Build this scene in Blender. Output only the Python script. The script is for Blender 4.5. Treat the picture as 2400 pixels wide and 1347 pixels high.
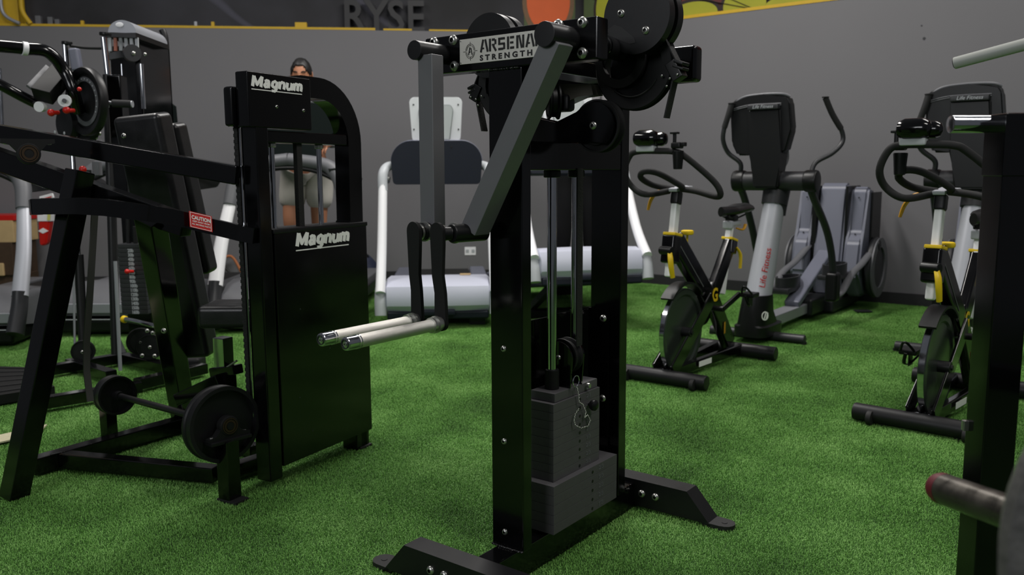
import bpy, bmesh, math, random
from mathutils import Vector, Matrix
import mathutils
random.seed(7)
for _o in list(bpy.data.objects): bpy.data.objects.remove(_o, do_unlink=True)
SC = bpy.context.scene
COL = SC.collection
PI = math.pi
# ------------------------------------------------------------ camera
FPX, PITCH, ROLL, CAMH = 1984.26, math.radians(7.7426), math.radians(-0.32744), 1.10
_f = Vector((0, math.cos(PITCH), -math.sin(PITCH))); _u0 = Vector((0, math.sin(PITCH), math.cos(PITCH))); _r0 = Vector((1, 0, 0))
_r = math.cos(ROLL)*_r0 + math.sin(ROLL)*_u0
_u = -math.sin(ROLL)*_r0 + math.cos(ROLL)*_u0
cam_d = bpy.data.cameras.new('camera'); cam = bpy.data.objects.new('camera', cam_d); COL.objects.link(cam)
cam.matrix_world = Matrix(((_r.x, _u.x, -_f.x, 0), (_r.y, _u.y, -_f.y, 0), (_r.z, _u.z, -_f.z, CAMH), (0, 0, 0, 1)))
cam_d.sensor_width = 36; cam_d.sensor_fit = 'HORIZONTAL'; cam_d.lens = 36*FPX/2400; cam_d.clip_start = .05
cam_d.dof.use_dof = True; cam_d.dof.focus_distance = 2.35; cam_d.dof.aperture_fstop = 4.5
SC.camera = cam
SC.view_settings.view_transform = 'Standard'; SC.view_settings.look = 'None'
SC.view_settings.gamma = 1; SC.view_settings.exposure = 0.0; SC.view_settings.use_curve_mapping = False
# ------------------------------------------------------------ world and lights
W = bpy.data.worlds.new('gym_air'); SC.world = W; W.use_nodes = True
bg = W.node_tree.nodes['Background']; bg.inputs[0].default_value = (.85, .9, 1, 1); bg.inputs[1].default_value = .085
def area(name, loc, target, sx, sy, power, col=(1, .97, .93)):
    l = bpy.data.lights.new(name, 'AREA'); l.shape = 'RECTANGLE'; l.size = sx; l.size_y = sy; l.energy = power; l.color = col
    o = bpy.data.objects.new(name, l); COL.objects.link(o); o.location = loc
    o.rotation_euler = (Vector(target)-Vector(loc)).to_track_quat('-Z', 'Y').to_euler()
    return o
area('strip_light', (-2.9, 4.6, 4.3), (-2.9, 4.5, 0), .4, 2.4, 92)
area('strip_light', (0.2, 5.6, 4.4), (-.1, 5.2, 0), .4, 2.4, 150)
area('strip_light', (3.0, 4.6, 4.4), (3.0, 4.5, 0), .4, 2.4, 44)
area('strip_light', (2.0, .9, 4.2), (1.0, 2.0, 0), .4, 2.4, 72)
area('front_fill_light', (-3.1, -1.5, 2.9), (-.5, 4.0, .8), 2.4, 1.4, 72, (.95, .97, 1))  # added fill lamp, no window here: brightens faces turned front-left
# ------------------------------------------------------------ pixel helpers (photo frame 2400 x 1347)
def ray(px, py): return _f + _r*((px-1200)/FPX) + _u*((673.5-py)/FPX)
EYE = Vector((0, 0, CAMH))
def P(px, py, Y): r = ray(px, py); return EYE + r*(Y/r.y)
def PZ(px, py, z=0): r = ray(px, py); return EYE + r*((z-CAMH)/r.z)
class Frame:
    def __init__(s, x, y, deg):
        a = math.radians(deg); s.o = Vector((x, y, 0)); s.rz = a
        s.u = Vector((math.cos(a), math.sin(a), 0)); s.w = Vector((-math.sin(a), math.cos(a), 0))
    def loc(s, p): d = Vector(p)-s.o; return Vector((d.dot(s.u), d.dot(s.w), d.z))
    def glo(s, p): return s.o + s.u*p[0] + s.w*p[1] + Vector((0, 0, p[2]))
    def at(s, px, py, u=None, w=None, z=None):
        o = s.loc(EYE); r = ray(px, py); r = Vector((r.dot(s.u), r.dot(s.w), r.z))
        t = (u-o.x)/r.x if u is not None else (w-o.y)/r.y if w is not None else (z-o.z)/r.z
        return o + r*t
    def P(s, px, py, Y): return s.loc(P(px, py, Y))
# ------------------------------------------------------------ materials
def lin(c):
    return tuple((x/255/12.92 if x/255 <= .04045 else ((x/255+.055)/1.055)**2.4) for x in c)
MATS = {}
def mat(name, rgb, rough=.5, metal=0., var=.0, vs=20., bump=0., bs=200., coat=0., spec=.5, emis=None, trans=0., sheen=0., rv=.0):
    m = bpy.data.materials.new(name); m.use_nodes = True; nt = m.node_tree; b = nt.nodes['Principled BSDF']
    c = lin(rgb)+(1,)
    b.inputs['Base Color'].default_value = c; b.inputs['Roughness'].default_value = rough; b.inputs['Metallic'].default_value = metal
    b.inputs['Specular IOR Level'].default_value = spec
    if coat: b.inputs['Coat Weight'].default_value = coat; b.inputs['Coat Roughness'].default_value = .08
    if trans: b.inputs['Transmission Weight'].default_value = trans
    if sheen: b.inputs['Sheen Weight'].default_value = sheen
    tc = nt.nodes.new('ShaderNodeTexCoord')
    if var or rv:
        n = nt.nodes.new('ShaderNodeTexNoise'); n.inputs['Scale'].default_value = vs; n.inputs['Detail'].default_value = 5
        nt.links.new(tc.outputs['Object'], n.inputs['Vector'])
        if var:
            mx = nt.nodes.new('ShaderNodeMix'); mx.data_type = 'RGBA'
            mx.inputs[6].default_value = tuple(x*(1-var) for x in c[:3])+(1,); mx.inputs[7].default_value = tuple(min(1, x*(1+var)) for x in c[:3])+(1,)
            nt.links.new(n.outputs['Fac'], mx.inputs[0]); nt.links.new(mx.outputs[2], b.inputs['Base Color'])
        if rv:
            mr = nt.nodes.new('ShaderNodeMapRange'); mr.inputs[1].default_value = .3; mr.inputs[2].default_value = .7
            mr.inputs[3].default_value = max(.02, rough-rv); mr.inputs[4].default_value = rough+rv
            nt.links.new(n.outputs['Fac'], mr.inputs[0]); nt.links.new(mr.outputs[0], b.inputs['Roughness'])
    if bump:
        n2 = nt.nodes.new('ShaderNodeTexNoise'); n2.inputs['Scale'].default_value = bs; n2.inputs['Detail'].default_value = 3
        bp = nt.nodes.new('ShaderNodeBump'); bp.inputs['Strength'].default_value = bump; bp.inputs['Distance'].default_value = .002
        nt.links.new(tc.outputs['Object'], n2.inputs['Vector']); nt.links.new(n2.outputs['Fac'], bp.inputs['Height']); nt.links.new(bp.outputs[0], b.inputs['Normal'])
    if emis:
        b.inputs['Emission Color'].default_value = lin(emis[:3])+(1,); b.inputs['Emission Strength'].default_value = emis[3]
    MATS[name] = m; return m
M_gloss = mat('gloss_black_enamel', (6, 6, 7), .14, spec=.5, rv=.04, vs=6)
M_satin = mat('satin_black_powder_coat', (22, 22, 24), .42, spec=.35, bump=.05, bs=600, rv=.04, vs=9)
M_arm = mat('satin_grey_paint', (104, 104, 107), .4, spec=.6, rv=.03)
M_matte = mat('matte_black', (19, 19, 20), .6, spec=.3)
M_plate = mat('cast_iron_grey', (74, 73, 75), .62, var=.12, vs=40, bump=.12, bs=400)
M_rubber = mat('black_rubber', (17, 17, 18), .65, bump=.1)
M_chrome = mat('chrome', (205, 207, 212), .12, 1., rv=.04)
M_steel = mat('zinc_bolt_steel', (190, 190, 185), .3, .9, var=.1)
M_knurl = mat('knurled_steel', (232, 229, 222), .36, .9, bump=.5, bs=1400, var=.06, vs=30)
M_brush = mat('brushed_nameplate_steel', (222, 219, 210), .42, .35, var=.05, vs=60)
M_ink = mat('black_lettering', (12, 12, 12), .5)
M_white = mat('white_lettering', (250, 250, 247), .5)
M_wmetal = mat('white_enamel', (242, 242, 245), .3)
M_hood = mat('pale_blue_grey_plastic', (190, 193, 208), .4)
M_silver = mat('silver_paint', (186, 188, 196), .38, .25)
M_silver2 = mat('dull_silver_paint', (152, 154, 160), .42, .3)
M_gplast = mat('grey_plastic', (96, 97, 101), .5, rv=.05)
M_gdark = mat('charcoal_plastic', (40, 41, 44), .42)
M_gblue = mat('blue_grey_plastic', (104, 107, 121), .42)
M_navy = mat('navy_plastic', (21, 26, 37), .5, spec=.3)
M_lgrey = mat('light_grey_plastic', (176, 180, 184), .45)
M_black = mat('black_plastic', (14, 15, 16), .38, spec=.35)
M_foam = mat('black_foam_grip', (25, 25, 26), .8, bump=.2)
M_vinyl = mat('black_vinyl', (20, 20, 22), .36, bump=.15, bs=300, rv=.06)
M_yel = mat('yellow_plastic', (232, 196, 22), .45)
M_orange = mat('amber_lever', (208, 150, 30), .45)
M_red = mat('red_plastic', (196, 26, 20), .35)
M_maroon = mat('maroon_band', (96, 26, 36), .5, var=.2)
M_stick = mat('red_caution_sticker', (205, 38, 36), .5)
M_belt = mat('black_belt', (16, 16, 16), .7, bump=.5, bs=180)
M_wood = mat('tan_wood', (196, 168, 122), .6, var=.15, vs=12)
M_brown = mat('brown_wood', (70, 52, 38), .6, var=.2)
M_cord = mat('orange_cord', (176, 104, 58), .6)
M_bronze = mat('bronze_bearing', (84, 68, 54), .4, .8)
M_wheel = mat('dark_polished_flywheel', (66, 74, 68), .3, .55)
M_skin = mat('skin', (178, 122, 92), .5, var=.06, vs=15)
M_hair = mat('black_hair', (14, 12, 12), .5, bump=.6, bs=120)
M_short = mat('light_cotton_shorts', (188, 184, 176), .9, var=.08, bump=.3, bs=40, sheen=.2)
M_sweat = mat('grey_sweatshirt', (132, 130, 132), .9, var=.08, bump=.3, bs=60)
M_trou = mat('black_trousers', (20, 20, 22), .9, bump=.3, bs=60)
M_bag = mat('navy_nylon', (30, 38, 62), .7, var=.3, vs=10, bump=.5, bs=30)
M_mgreen = mat('dark_green_black_plastic', (18, 24, 23), .85, spec=.05)
M_clr = mat('grey_wall_cap', (92, 92, 96), .5)
# ------------------------------------------------------------ mesh builder
class MB:
    def __init__(s): s.bm = bmesh.new(); s.mi = 0
    def _reg(s, n0):
        s.bm.faces.ensure_lookup_table()
        for i in range(n0, len(s.bm.faces)): s.bm.faces[i].material_index = s.mi
        return s
    def _add(s, verts, faces):
        n0 = len(s.bm.faces)
        vs = [s.bm.verts.new(v) for v in verts]
        for f in faces:
            try: s.bm.faces.new([vs[i] for i in f])
            except ValueError: pass
        return s._reg(n0)
    def obox(s, c, ax, ay, az, sx, sy, sz, bev=0.):
        c = Vector(c); h = (sx/2, sy/2, sz/2)
        b = min(bev, *[k*.49 for k in h]) if bev else 0
        if not b:
            v = [c+ax*(i*h[0])+ay*(j*h[1])+az*(k*h[2]) for i in (-1, 1) for j in (-1, 1) for k in (-1, 1)]
            return s._add(v, [(0, 1, 3, 2), (4, 6, 7, 5), (0, 4, 5, 1), (2, 3, 7, 6), (0, 2, 6, 4), (1, 5, 7, 3)])
        t = bmesh.new(); v = [t.verts.new((i*h[0], j*h[1], k*h[2])) for i in (-1, 1) for j in (-1, 1) for k in (-1, 1)]
        for f in [(0, 1, 3, 2), (4, 6, 7, 5), (0, 4, 5, 1), (2, 3, 7, 6), (0, 2, 6, 4), (1, 5, 7, 3)]: t.faces.new([v[i] for i in f])
        bmesh.ops.recalc_face_normals(t, faces=t.faces)
        bmesh.ops.bevel(t, geom=t.edges[:], offset=b, segments=2 if b < .012 else 4, affect='EDGES', profile=.5)
        t.verts.index_update()
        vs = [c+ax*p.co.x+ay*p.co.y+az*p.co.z for p in t.verts]; fs = [tuple(p.index for p in f.verts) for f in t.faces]; t.free()
        return s._add(vs, fs)
    def box(s, c, size, rz=0., bev=0., rx=0., ry=0.):
        m = mathutils.Euler((rx, ry, rz)).to_matrix()
        return s.obox(c, m.col[0].copy(), m.col[1].copy(), m.col[2].copy(), *size, bev=bev)
    def bb(s, x0, x1, y0, y1, z0, z1, bev=0.):
        return s.box(((x0+x1)/2, (y0+y1)/2, (z0+z1)/2), (abs(x1-x0), abs(y1-y0), abs(z1-z0)), bev=bev)
    def beam(s, a, b, w, h, up=(0, 0, 1), bev=0., ext=0.):
        a = Vector(a); b = Vector(b); d = (b-a); L = d.length; d.normalize(); up = Vector(up)
        sd = d.cross(up)
        if sd.length < 1e-4: sd = d.cross(Vector((1, 0, 0)))
        sd.normalize(); upp = sd.cross(d).normalized()
        return s.obox((a+b)/2, d, sd, upp, L+2*ext, w, h, bev)
    def cyl(s, a, b, r, r2=None, n=24, bev=0.):
        a = Vector(a); b = Vector(b); r2 = r if r2 is None else r2; d = (b-a).normalized(); L = (b-a).length
        bev = min(bev, L*.45, r*.9, r2*.9) if bev else 0
        prof = [(0, 0)]
        if bev: prof += [(r-bev, 0), (r-bev*.3, bev*.3), (r, bev), (r2, L-bev), (r2-bev*.3, L-bev*.3), (r2-bev, L)]
        else: prof += [(r, 0), (r2, L)]
        prof += [(0, L)]
        return s.lathe(prof, a, d, n)
    def lathe(s, prof, o, ax, n=32):
        o = Vector(o); ax = Vector(ax).normalized(); t = Vector((0, 0, 1)) if abs(ax.z) < .9 else Vector((1, 0, 0))
        e1 = ax.cross(t).normalized(); e2 = ax.cross(e1)
        n0 = len(s.bm.faces); rings = []
        for r, h in prof:
            if abs(r) < 1e-7: rings.append([s.bm.verts.new(o+ax*h)])
            else: rings.append([s.bm.verts.new(o+ax*h+(e1*math.cos(2*PI*i/n)+e2*math.sin(2*PI*i/n))*r) for i in range(n)])
        for A, B in zip(rings, rings[1:]):
            if len(A) == 1 and len(B) == 1: continue
            for i in range(n):
                j = (i+1) % n
                if len(A) == 1: f = (A[0], B[j], B[i])
                elif len(B) == 1: f = (A[i], A[j], B[0])
                else: f = (A[i], A[j], B[j], B[i])
                s.bm.faces.new(f)
        return s._reg(n0)
    def ring(s, c, ax, R0, R1, t, n=40, bev=.0):
        c = Vector(c); ax = Vector(ax).normalized()
        return s.lathe([(R0, -t/2), (R1, -t/2), (R1, t/2), (R0, t/2), (R0, -t/2)], c, ax, n)
    def ball(s, c, r, sc=(1, 1, 1), n=20, rot=None):
        n0 = len(s.bm.faces); m = Matrix.Diagonal((r*sc[0], r*sc[1], r*sc[2], 1))
        if rot is not None: m = rot.to_4x4() @ m
        bmesh.ops.create_uvsphere(s.bm, u_segments=n, v_segments=n//2+2, radius=1, matrix=Matrix.Translation(Vector(c)) @ m)
        return s._reg(n0)
    def tube(s, pts, r, n=12, closed=False, smooth=6, flat=None):
        pts = [Vector(p) for p in pts]; rs = r if isinstance(r, (list, tuple)) else [r]*len(pts)
        if smooth > 1:
            q = []; qr = []; m = len(pts); rng = m if closed else m-1
            for i in range(rng):
                p0 = pts[(i-1) % m] if (closed or i > 0) else pts[0]; p1 = pts[i]; p2 = pts[(i+1) % m]; p3 = pts[(i+2) % m] if (closed or i+2 < m) else p2
                for k in range(smooth):
                    t = k/smooth
                    q.append(.5*((2*p1)+(p2-p0)*t+(2*p0-5*p1+4*p2-p3)*t*t+(3*p1-p0-3*p2+p3)*t**3))
                    qr.append(rs[i]*(1-t)+rs[(i+1) % m]*t)
            if not closed: q.append(pts[-1]); qr.append(rs[-1])
            pts, rs = q, qr
        n0 = len(s.bm.faces); m = len(pts); rings = []; prev = None
        for i in range(m):
            a = pts[(i-1) % m] if (closed or i > 0) else pts[0]; b = pts[(i+1) % m] if (closed or i < m-1) else pts[-1]
            d = (b-a).normalized()
            if prev is None:
                t = Vector((0, 0, 1)) if abs(d.z) < .9 else Vector((1, 0, 0)); e1 = d.cross(t).normalized()
            else:
                e1 = (prev-d*prev.dot(d)).normalized()
            prev = e1; e2 = d.cross(e1)
            fx, fy = flat if flat else (1, 1)
            rings.append([s.bm.verts.new(pts[i]+(e1*math.cos(2*PI*k/n)*fx+e2*math.sin(2*PI*k/n)*fy)*rs[i]) for k in range(n)])
        for i in range(m if closed else m-1):
            A = rings[i]; B = rings[(i+1) % m]
            for k in range(n): s.bm.faces.new((A[k], A[(k+1) % n], B[(k+1) % n], B[k]))
        if not closed:
            s.bm.faces.new(rings[0][::-1]); s.bm.faces.new(rings[-1])
        return s._reg(n0)
    def prism(s, poly, vec):
        poly = [Vector(p) for p in poly]; vec = Vector(vec); n = len(poly)
        vs = poly+[p+vec for p in poly]
        return s._add(vs, [tuple(range(n))[::-1], tuple(range(n, 2*n))]+[(i, (i+1) % n, n+(i+1) % n, n+i) for i in range(n)])
    def sweep(s, pts, w, h, up=(0, 0, 1), closed=False):
        """rectangular bar swept along points"""
        pts = [Vector(p) for p in pts]; m = len(pts); n0 = len(s.bm.faces); R = []
        for i in range(m):
            a = pts[max(i-1, 0)]; b = pts[min(i+1, m-1)]; d = (b-a).normalized(); sd = d.cross(Vector(up)).normalized(); u2 = sd.cross(d).normalized()
            R.append([s.bm.verts.new(pts[i]+sd*(w/2*x)+u2*(h/2*y)) for x, y in ((-1, -1), (1, -1), (1, 1), (-1, 1))])
        for i in range(m-1):
            for k in range(4): s.bm.faces.new((R[i][k], R[i][(k+1) % 4], R[i+1][(k+1) % 4], R[i+1][k]))
        s.bm.faces.new(R[0][::-1]); s.bm.faces.new(R[-1])
        return s._reg(n0)
def arc(c, r, a0, a1, n, ax1, ax2):
    c = Vector(c); return [c+Vector(ax1)*(r*math.cos(a0+(a1-a0)*i/n))+Vector(ax2)*(r*math.sin(a0+(a1-a0)*i/n)) for i in range(n+1)]
def fin(mb, name, m, parent=None, ang=35, kind=None):
    me = bpy.data.meshes.new(name); bmesh.ops.recalc_face_normals(mb.bm, faces=mb.bm.faces); mb.bm.to_mesh(me); mb.bm.free()
    for x in (m if isinstance(m, (list, tuple)) else [m]): me.materials.append(x)
    me.polygons.foreach_set('use_smooth', [True]*len(me.polygons)); me.set_sharp_from_angle(angle=math.radians(ang))
    o = bpy.data.objects.new(name, me); COL.objects.link(o)
    if parent is not None: o.parent = parent
    if kind: o['kind'] = kind
    wn = o.modifiers.new('normals', 'WEIGHTED_NORMAL'); wn.keep_sharp = True; wn.weight = 80
    return o
def thing(name, label, cat, loc=(0, 0, 0), rz=0., group=None):
    o = bpy.data.objects.new(name, None); COL.objects.link(o); o.location = loc; o.rotation_euler = (0, 0, rz)
    o.empty_display_size = .1; o['label'] = label; o['category'] = cat
    if group: o['group'] = group
    return o
def tag(o, label, cat, group=None):
    o['label'] = label; o['category'] = cat
    if group: o['group'] = group
    return o
def copy_tree(root, loc, rz, label):
    r = root.copy(); COL.objects.link(r); r.location = loc; r.rotation_euler = (0, 0, rz); r['label'] = label
    for ch in list(root.children):
        c = ch.copy(); COL.objects.link(c); c.parent = r
        for g in list(ch.children):
            d = g.copy(); COL.objects.link(d); d.parent = c
    return r
def bolt(parent, c, ax, r=.009, h=None, m=None):
    c = Vector(c); ax = Vector(ax).normalized(); h = h or r*.62
    b = MB(); b.lathe([(0, 0), (r, 0), (r, h*.25), (r*.86, h*.7), (r*.55, h), (r*.42, h)], c, ax, 20)
    b.mi = 1; b.lathe([(r*.42, h), (r*.38, h*.35), (0, h*.3)], c, ax, 6)
    return fin(b, 'bolt', [m or M_steel, M_ink], parent)
def text(parent, name, body, o, right, up, size, m, ext=.0006, shear=0., off=0., xs=1., align='LEFT', spacing=1.):
    cu = bpy.data.curves.new(name, 'FONT'); cu.body = body; cu.size = size; cu.extrude = ext; cu.shear = shear; cu.offset = off; cu.align_x = align; cu.space_character = spacing
    cu.resolution_u = 3
    t = bpy.data.objects.new('t', cu); COL.objects.link(t); dg = bpy.context.evaluated_depsgraph_get(); dg.update()
    me = bpy.data.meshes.new_from_object(t.evaluated_get(dg)); bpy.data.objects.remove(t, do_unlink=True); bpy.data.curves.remove(cu)
    right = Vector(right).normalized(); up = Vector(up).normalized(); n = right.cross(up); o = Vector(o)
    mx = Matrix(((right.x*xs, up.x, n.x, o.x), (right.y*xs, up.y, n.y, o.y), (right.z*xs, up.z, n.z, o.z), (0, 0, 0, 1)))
    me.transform(mx); me.materials.clear(); me.materials.append(m)
    ob = bpy.data.objects.new(name, me); COL.objects.link(ob)
    if parent is not None: ob.parent = parent
    return ob
def strokes(parent, name, body, o, right, up, sx, sz, wd, m, shear=.22, t=.0012):
    G_ = {'M': (1.32, [[(0, 0), (0, 1.36)], [(.03, 1.3), (.52, .25), (1.0, 1.3)], [(1.03, 1.36), (1.03, 0)]]),
          'a': (1.0, [[(.1, .8), (.35, .93), (.58, .88), (.66, .68), (.66, .0)], [(.66, .56), (.25, .5), (.1, .28), (.25, .08), (.5, .12), (.66, .3)]]),
          'g': (1.0, [[(.66, .95), (.66, -.12), (.5, -.34), (.12, -.32)], [(.66, .7), (.4, .92), (.14, .78), (.08, .5), (.14, .22), (.4, .1), (.66, .3)]]),
          'n': (.97, [[(.05, 0), (.05, .95)], [(.05, .68), (.3, .91), (.55, .85), (.64, .6), (.64, 0)]]),
          'u': (.97, [[(.05, .95), (.05, .3), (.2, .08), (.42, .1), (.64, .3)], [(.64, .95), (.64, 0)]]),
          'm': (1.35, [[(.05, 0), (.05, .95)], [(.05, .68), (.25, .91), (.45, .86), (.53, .62), (.53, 0)], [(.53, .68), (.73, .91), (.93, .86), (1.01, .62), (1.01, 0)]])}
    right = Vector(right).normalized(); up = Vector(up).normalized(); n = right.cross(up); b = MB(); x = 0; kk = 0
    for ch in body:
        adv, L = G_[ch]
        for pl in L:
            q = [Vector(o)+right*((x+p[0])*sx+shear*p[1]*sz)+up*(p[1]*sz) for p in pl]
            for a_, c_ in zip(q, q[1:]):
                d = (c_-a_).normalized(); horiz = abs(d.dot(right)); w_ = wd*(.62+.38*(1-horiz))
                kk += 1; b.obox((a_+c_)/2+n*(.00006*kk), d, n.cross(d), n, (c_-a_).length, w_, t)
            for p in q[1:-1]: kk += 1; b.cyl(p-n*t*.5+n*(.00006*kk), p+n*(t*.5+.00006*kk), wd*.36, n=10)
        x += adv
    return fin(b, name, m, parent)
def skin(name, V, E, m, parent=None, sub=2, link=True):
    me = bpy.data.meshes.new(name); me.from_pydata([v[0] for v in V], E, [])
    o = bpy.data.objects.new(name, me); COL.objects.link(o)
    sk = o.modifiers.new('s', 'SKIN'); sk.use_smooth_shade = True
    for i, v in enumerate(V):
        r = v[1]; me.skin_vertices[0].data[i].radius = (r, r) if not isinstance(r, tuple) else r
    me.skin_vertices[0].data[0].use_root = True
    ss = o.modifiers.new('d', 'SUBSURF'); ss.levels = sub; ss.render_levels = sub
    dg = bpy.context.evaluated_depsgraph_get(); dg.update(); m2 = bpy.data.meshes.new_from_object(o.evaluated_get(dg)); bpy.data.objects.remove(o, do_unlink=True)
    m2.materials.clear(); m2.materials.append(m); m2.polygons.foreach_set('use_smooth', [True]*len(m2.polygons))
    ob = bpy.data.objects.new(name, m2); COL.objects.link(ob)
    if parent is not None: ob.parent = parent
    return ob
X, Y, Z = Vector((1, 0, 0)), Vector((0, 1, 0)), Vector((0, 0, 1))
# ============================================================ the room
def structure(o): o['kind'] = 'structure'; return o
# walls
def wall_mat(name, base):
    m = mat(name, base, .62, var=.05, vs=1.4, bump=.12, bs=60); return m
M_wall = wall_mat('grey_wall_paint', (108, 107, 110))
M_base = mat('black_baseboard', (34, 34, 36), .6)
M_ledge = mat('yellow_ledge_paint', (196, 160, 30), .6, var=.1)
WH = 2.50
WR = Frame(.63, 8.857, -37.25)        # right wall line starts at the corner
LA = math.degrees(math.atan2(8.79-8.22, .44+4.79))
WL = Frame(.63, 8.857, LA)            # left wall runs along -u
b = MB(); b.bb(0, 7.5, 0, .22, 0, WH)
o = structure(fin(b, 'wall_right', M_wall)); o.location = WR.o; o.rotation_euler.z = WR.rz
b = MB(); b.bb(-7.2, .16, 0, .22, 0, WH-.002)
o = structure(fin(b, 'wall_left', M_wall)); o.location = WL.o; o.rotation_euler.z = WL.rz
b = MB(); b.bb(0, 7.5, -.012, -.0005, 0, .1, bev=.003)
o = structure(fin(b, 'baseboard_right', M_base)); o.location = WR.o; o.rotation_euler.z = WR.rz
b = MB(); b.bb(-7.2, 0, -.012, -.0005, 0, .1, bev=.003)
o = structure(fin(b, 'baseboard_left', M_base)); o.location = WL.o; o.rotation_euler.z = WL.rz
# yellow ledge trim on the half walls
b = MB(); b.bb(.1, 7.5, -.004, .03, WH, WH+.028)
o = structure(fin(b, 'trim_1', M_ledge)); o.location = WR.o; o.rotation_euler.z = WR.rz
b = MB(); b.bb(-7.2, -2.6+.62, .0, .03, WH, WH+.022); b.bb(-1.9, -1.62, .0, .03, WH, WH+.018); b.bb(-1.45, -1.05, .0, .03, WH, WH+.015); b.bb(-.95, -.02, -.0, .03, WH, WH+.034)
o = structure(fin(b, 'trim_2', M_ledge)); o.location = WL.o; o.rotation_euler.z = WL.rz
# upper walls: dark mural left, painted mural right
def mural_left():
    m = bpy.data.materials.new('dark_storm_mural'); m.use_nodes = True; nt = m.node_tree; b = nt.nodes['Principled BSDF']; b.inputs['Roughness'].default_value = .7
    tc = nt.nodes.new('ShaderNodeTexCoord'); n = nt.nodes.new('ShaderNodeTexNoise'); n.inputs['Scale'].default_value = .9; n.inputs['Detail'].default_value = 4
    cr = nt.nodes.new('ShaderNodeValToRGB'); e = cr.color_ramp.elements; e[0].position = .38; e[0].color = lin((18, 18, 21))+(1,); e[1].position = .8; e[1].color = lin((60, 60, 68))+(1,)
    nt.links.new(tc.outputs['Object'], n.inputs['Vector']); nt.links.new(n.outputs['Fac'], cr.inputs[0])
    # thin pale lightning streaks
    w = nt.nodes.new('ShaderNodeTexWave'); w.inputs['Scale'].default_value = .35; w.inputs['Distortion'].default_value = 7; w.inputs['Detail'].default_value = 2.5
    w.bands_direction = 'DIAGONAL'; nt.links.new(tc.outputs['Object'], w.inputs['Vector'])
    mr = nt.nodes.new('ShaderNodeMapRange'); mr.inputs[1].default_value = .985; mr.inputs[2].default_value = 1.; mr.inputs[3].default_value = 0; mr.inputs[4].default_value = .12
    nt.links.new(w.outputs['Fac'], mr.inputs[0])
    mx = nt.nodes.new('ShaderNodeMix'); mx.data_type = 'RGBA'; mx.inputs[7].default_value = lin((150, 150, 176))+(1,)
    nt.links.new(mr.outputs[0], mx.inputs[0]); nt.links.new(cr.outputs[0], mx.inputs[6]); nt.links.new(mx.outputs[2], b.inputs['Base Color'])
    return m
b = MB(); b.bb(-7.2, .3, .2, .3, WH, WH+1.6)
o = structure(fin(b, 'wall_upper_left', mural_left())); o.location = WL.o; o.rotation_euler.z = WL.rz
M_mur = mat('mural_maroon_ground', (92, 38, 34), .7, var=.3, vs=3)
b = MB(); b.bb(.1, 7.5, .06, .2, WH, WH+1.6)
o = structure(fin(b, 'wall_upper_right', M_mur)); o.location = WR.o; o.rotation_euler.z = WR.rz
# painted shapes of the right mural: a plain orange disc in green, yellow-green lobes with dark outlines
mural = thing('wall_mural', 'painted mural with orange disc and yellow-green lobes above the grey right wall', 'mural', WR.o, WR.rz)
M_mo = mat('mural_orange', (206, 92, 42), .7, var=.12, vs=6); M_mg = mat('mural_green', (70, 84, 48), .7, var=.3, vs=5)
M_my = mat('mural_yellow_green', (150, 150, 34), .7, var=.15, vs=6); M_ml = mat('mural_dark_outline', (34, 20, 18), .7); M_mt = mat('mural_tan', (110, 84, 58), .7, var=.2)
def disc2(parent, name, u, z, ru, rz_, m, y=.058, t=.004):
    b = MB(); pts = [Vector((u+ru*math.cos(a*PI/18), y, z+rz_*math.sin(a*PI/18))) for a in range(36)]; b.prism(pts, (0, -t, 0)); return fin(b, name, m, parent)
b = MB(); b.bb(.1, .5, .052, .0585, WH+.03, WH+1.2); fin(b, 'green_ground', M_mg, mural)
b = MB(); b.bb(.5, .9, .052, .0585, WH+.03, WH+1.2); fin(b, 'tan_ground', M_mt, mural)
mur2 = thing('wall_mural', 'orange disc with pale halo painted on green, above the corner of the left wall', 'mural', WL.o, WL.rz)
q_ = WL.at(1285, 6, w=.2); x1_ = WL.at(1228, 6, w=.2).x
b = MB(); b.bb(x1_, .06, .196, .2005, WH+.005, WH+1.2); fin(b, 'green_ground', M_mg, mur2)
disc2(mur2, 'pale_halo', q_.x, q_.z, .27, .36, M_mt, .1955, .002); disc2(mur2, 'orange_disc', q_.x, q_.z+.01, .225, .31, M_mo, .1930, .002)
for i, (px, py, ru, rz_) in enumerate([(1430, 20, .16, .26), (1545, 5, .2, .14), (1625, 33, .24, .11), (1745, 12, .2, .16), (1850, 10, .22, .08), (1420, -30, .2, .1)]):
    q = WR.at(px, py, w=.05)
    disc2(mural, 'lobe_outline', q.x, q.z, ru+.03, rz_+.03, M_ml, .0515, .003); disc2(mural, 'lobe', q.x, q.z, ru, rz_, M_my, .048, .003)
for px0, py0, px1, py1 in [(1600, -10, 1760, 20), (1660, -25, 1790, 30), (1440, 0, 1520, 40)]:
    b = MB(); b.beam(WR.at(px0, py0, w=.05), WR.at(px1, py1, w=.05), .004, .03, up=(0, 1, 0)); fin(b, 'painted_line', M_ml, mural)
# letters standing on the left ledge
for ch, px in zip('RYSE', (815, 868, 920, 964)):
    q = WL.at(px-12, 68, w=.1)
    o = text(None, 'wall_letter', ch, (q.x, .12, WH+.002), X, Z, .44, mat('charcoal_letter_'+ch.lower(), (22, 22, 25), .5), ext=.02, off=.008, xs=.86)
    bb_ = MB(); o.location = WL.o; o.rotation_euler.z = WL.rz
    tag(o, 'dark standing letter %s on the ledge above the left grey wall' % ch, 'letter', 'standing letters on the wall ledge')
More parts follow.
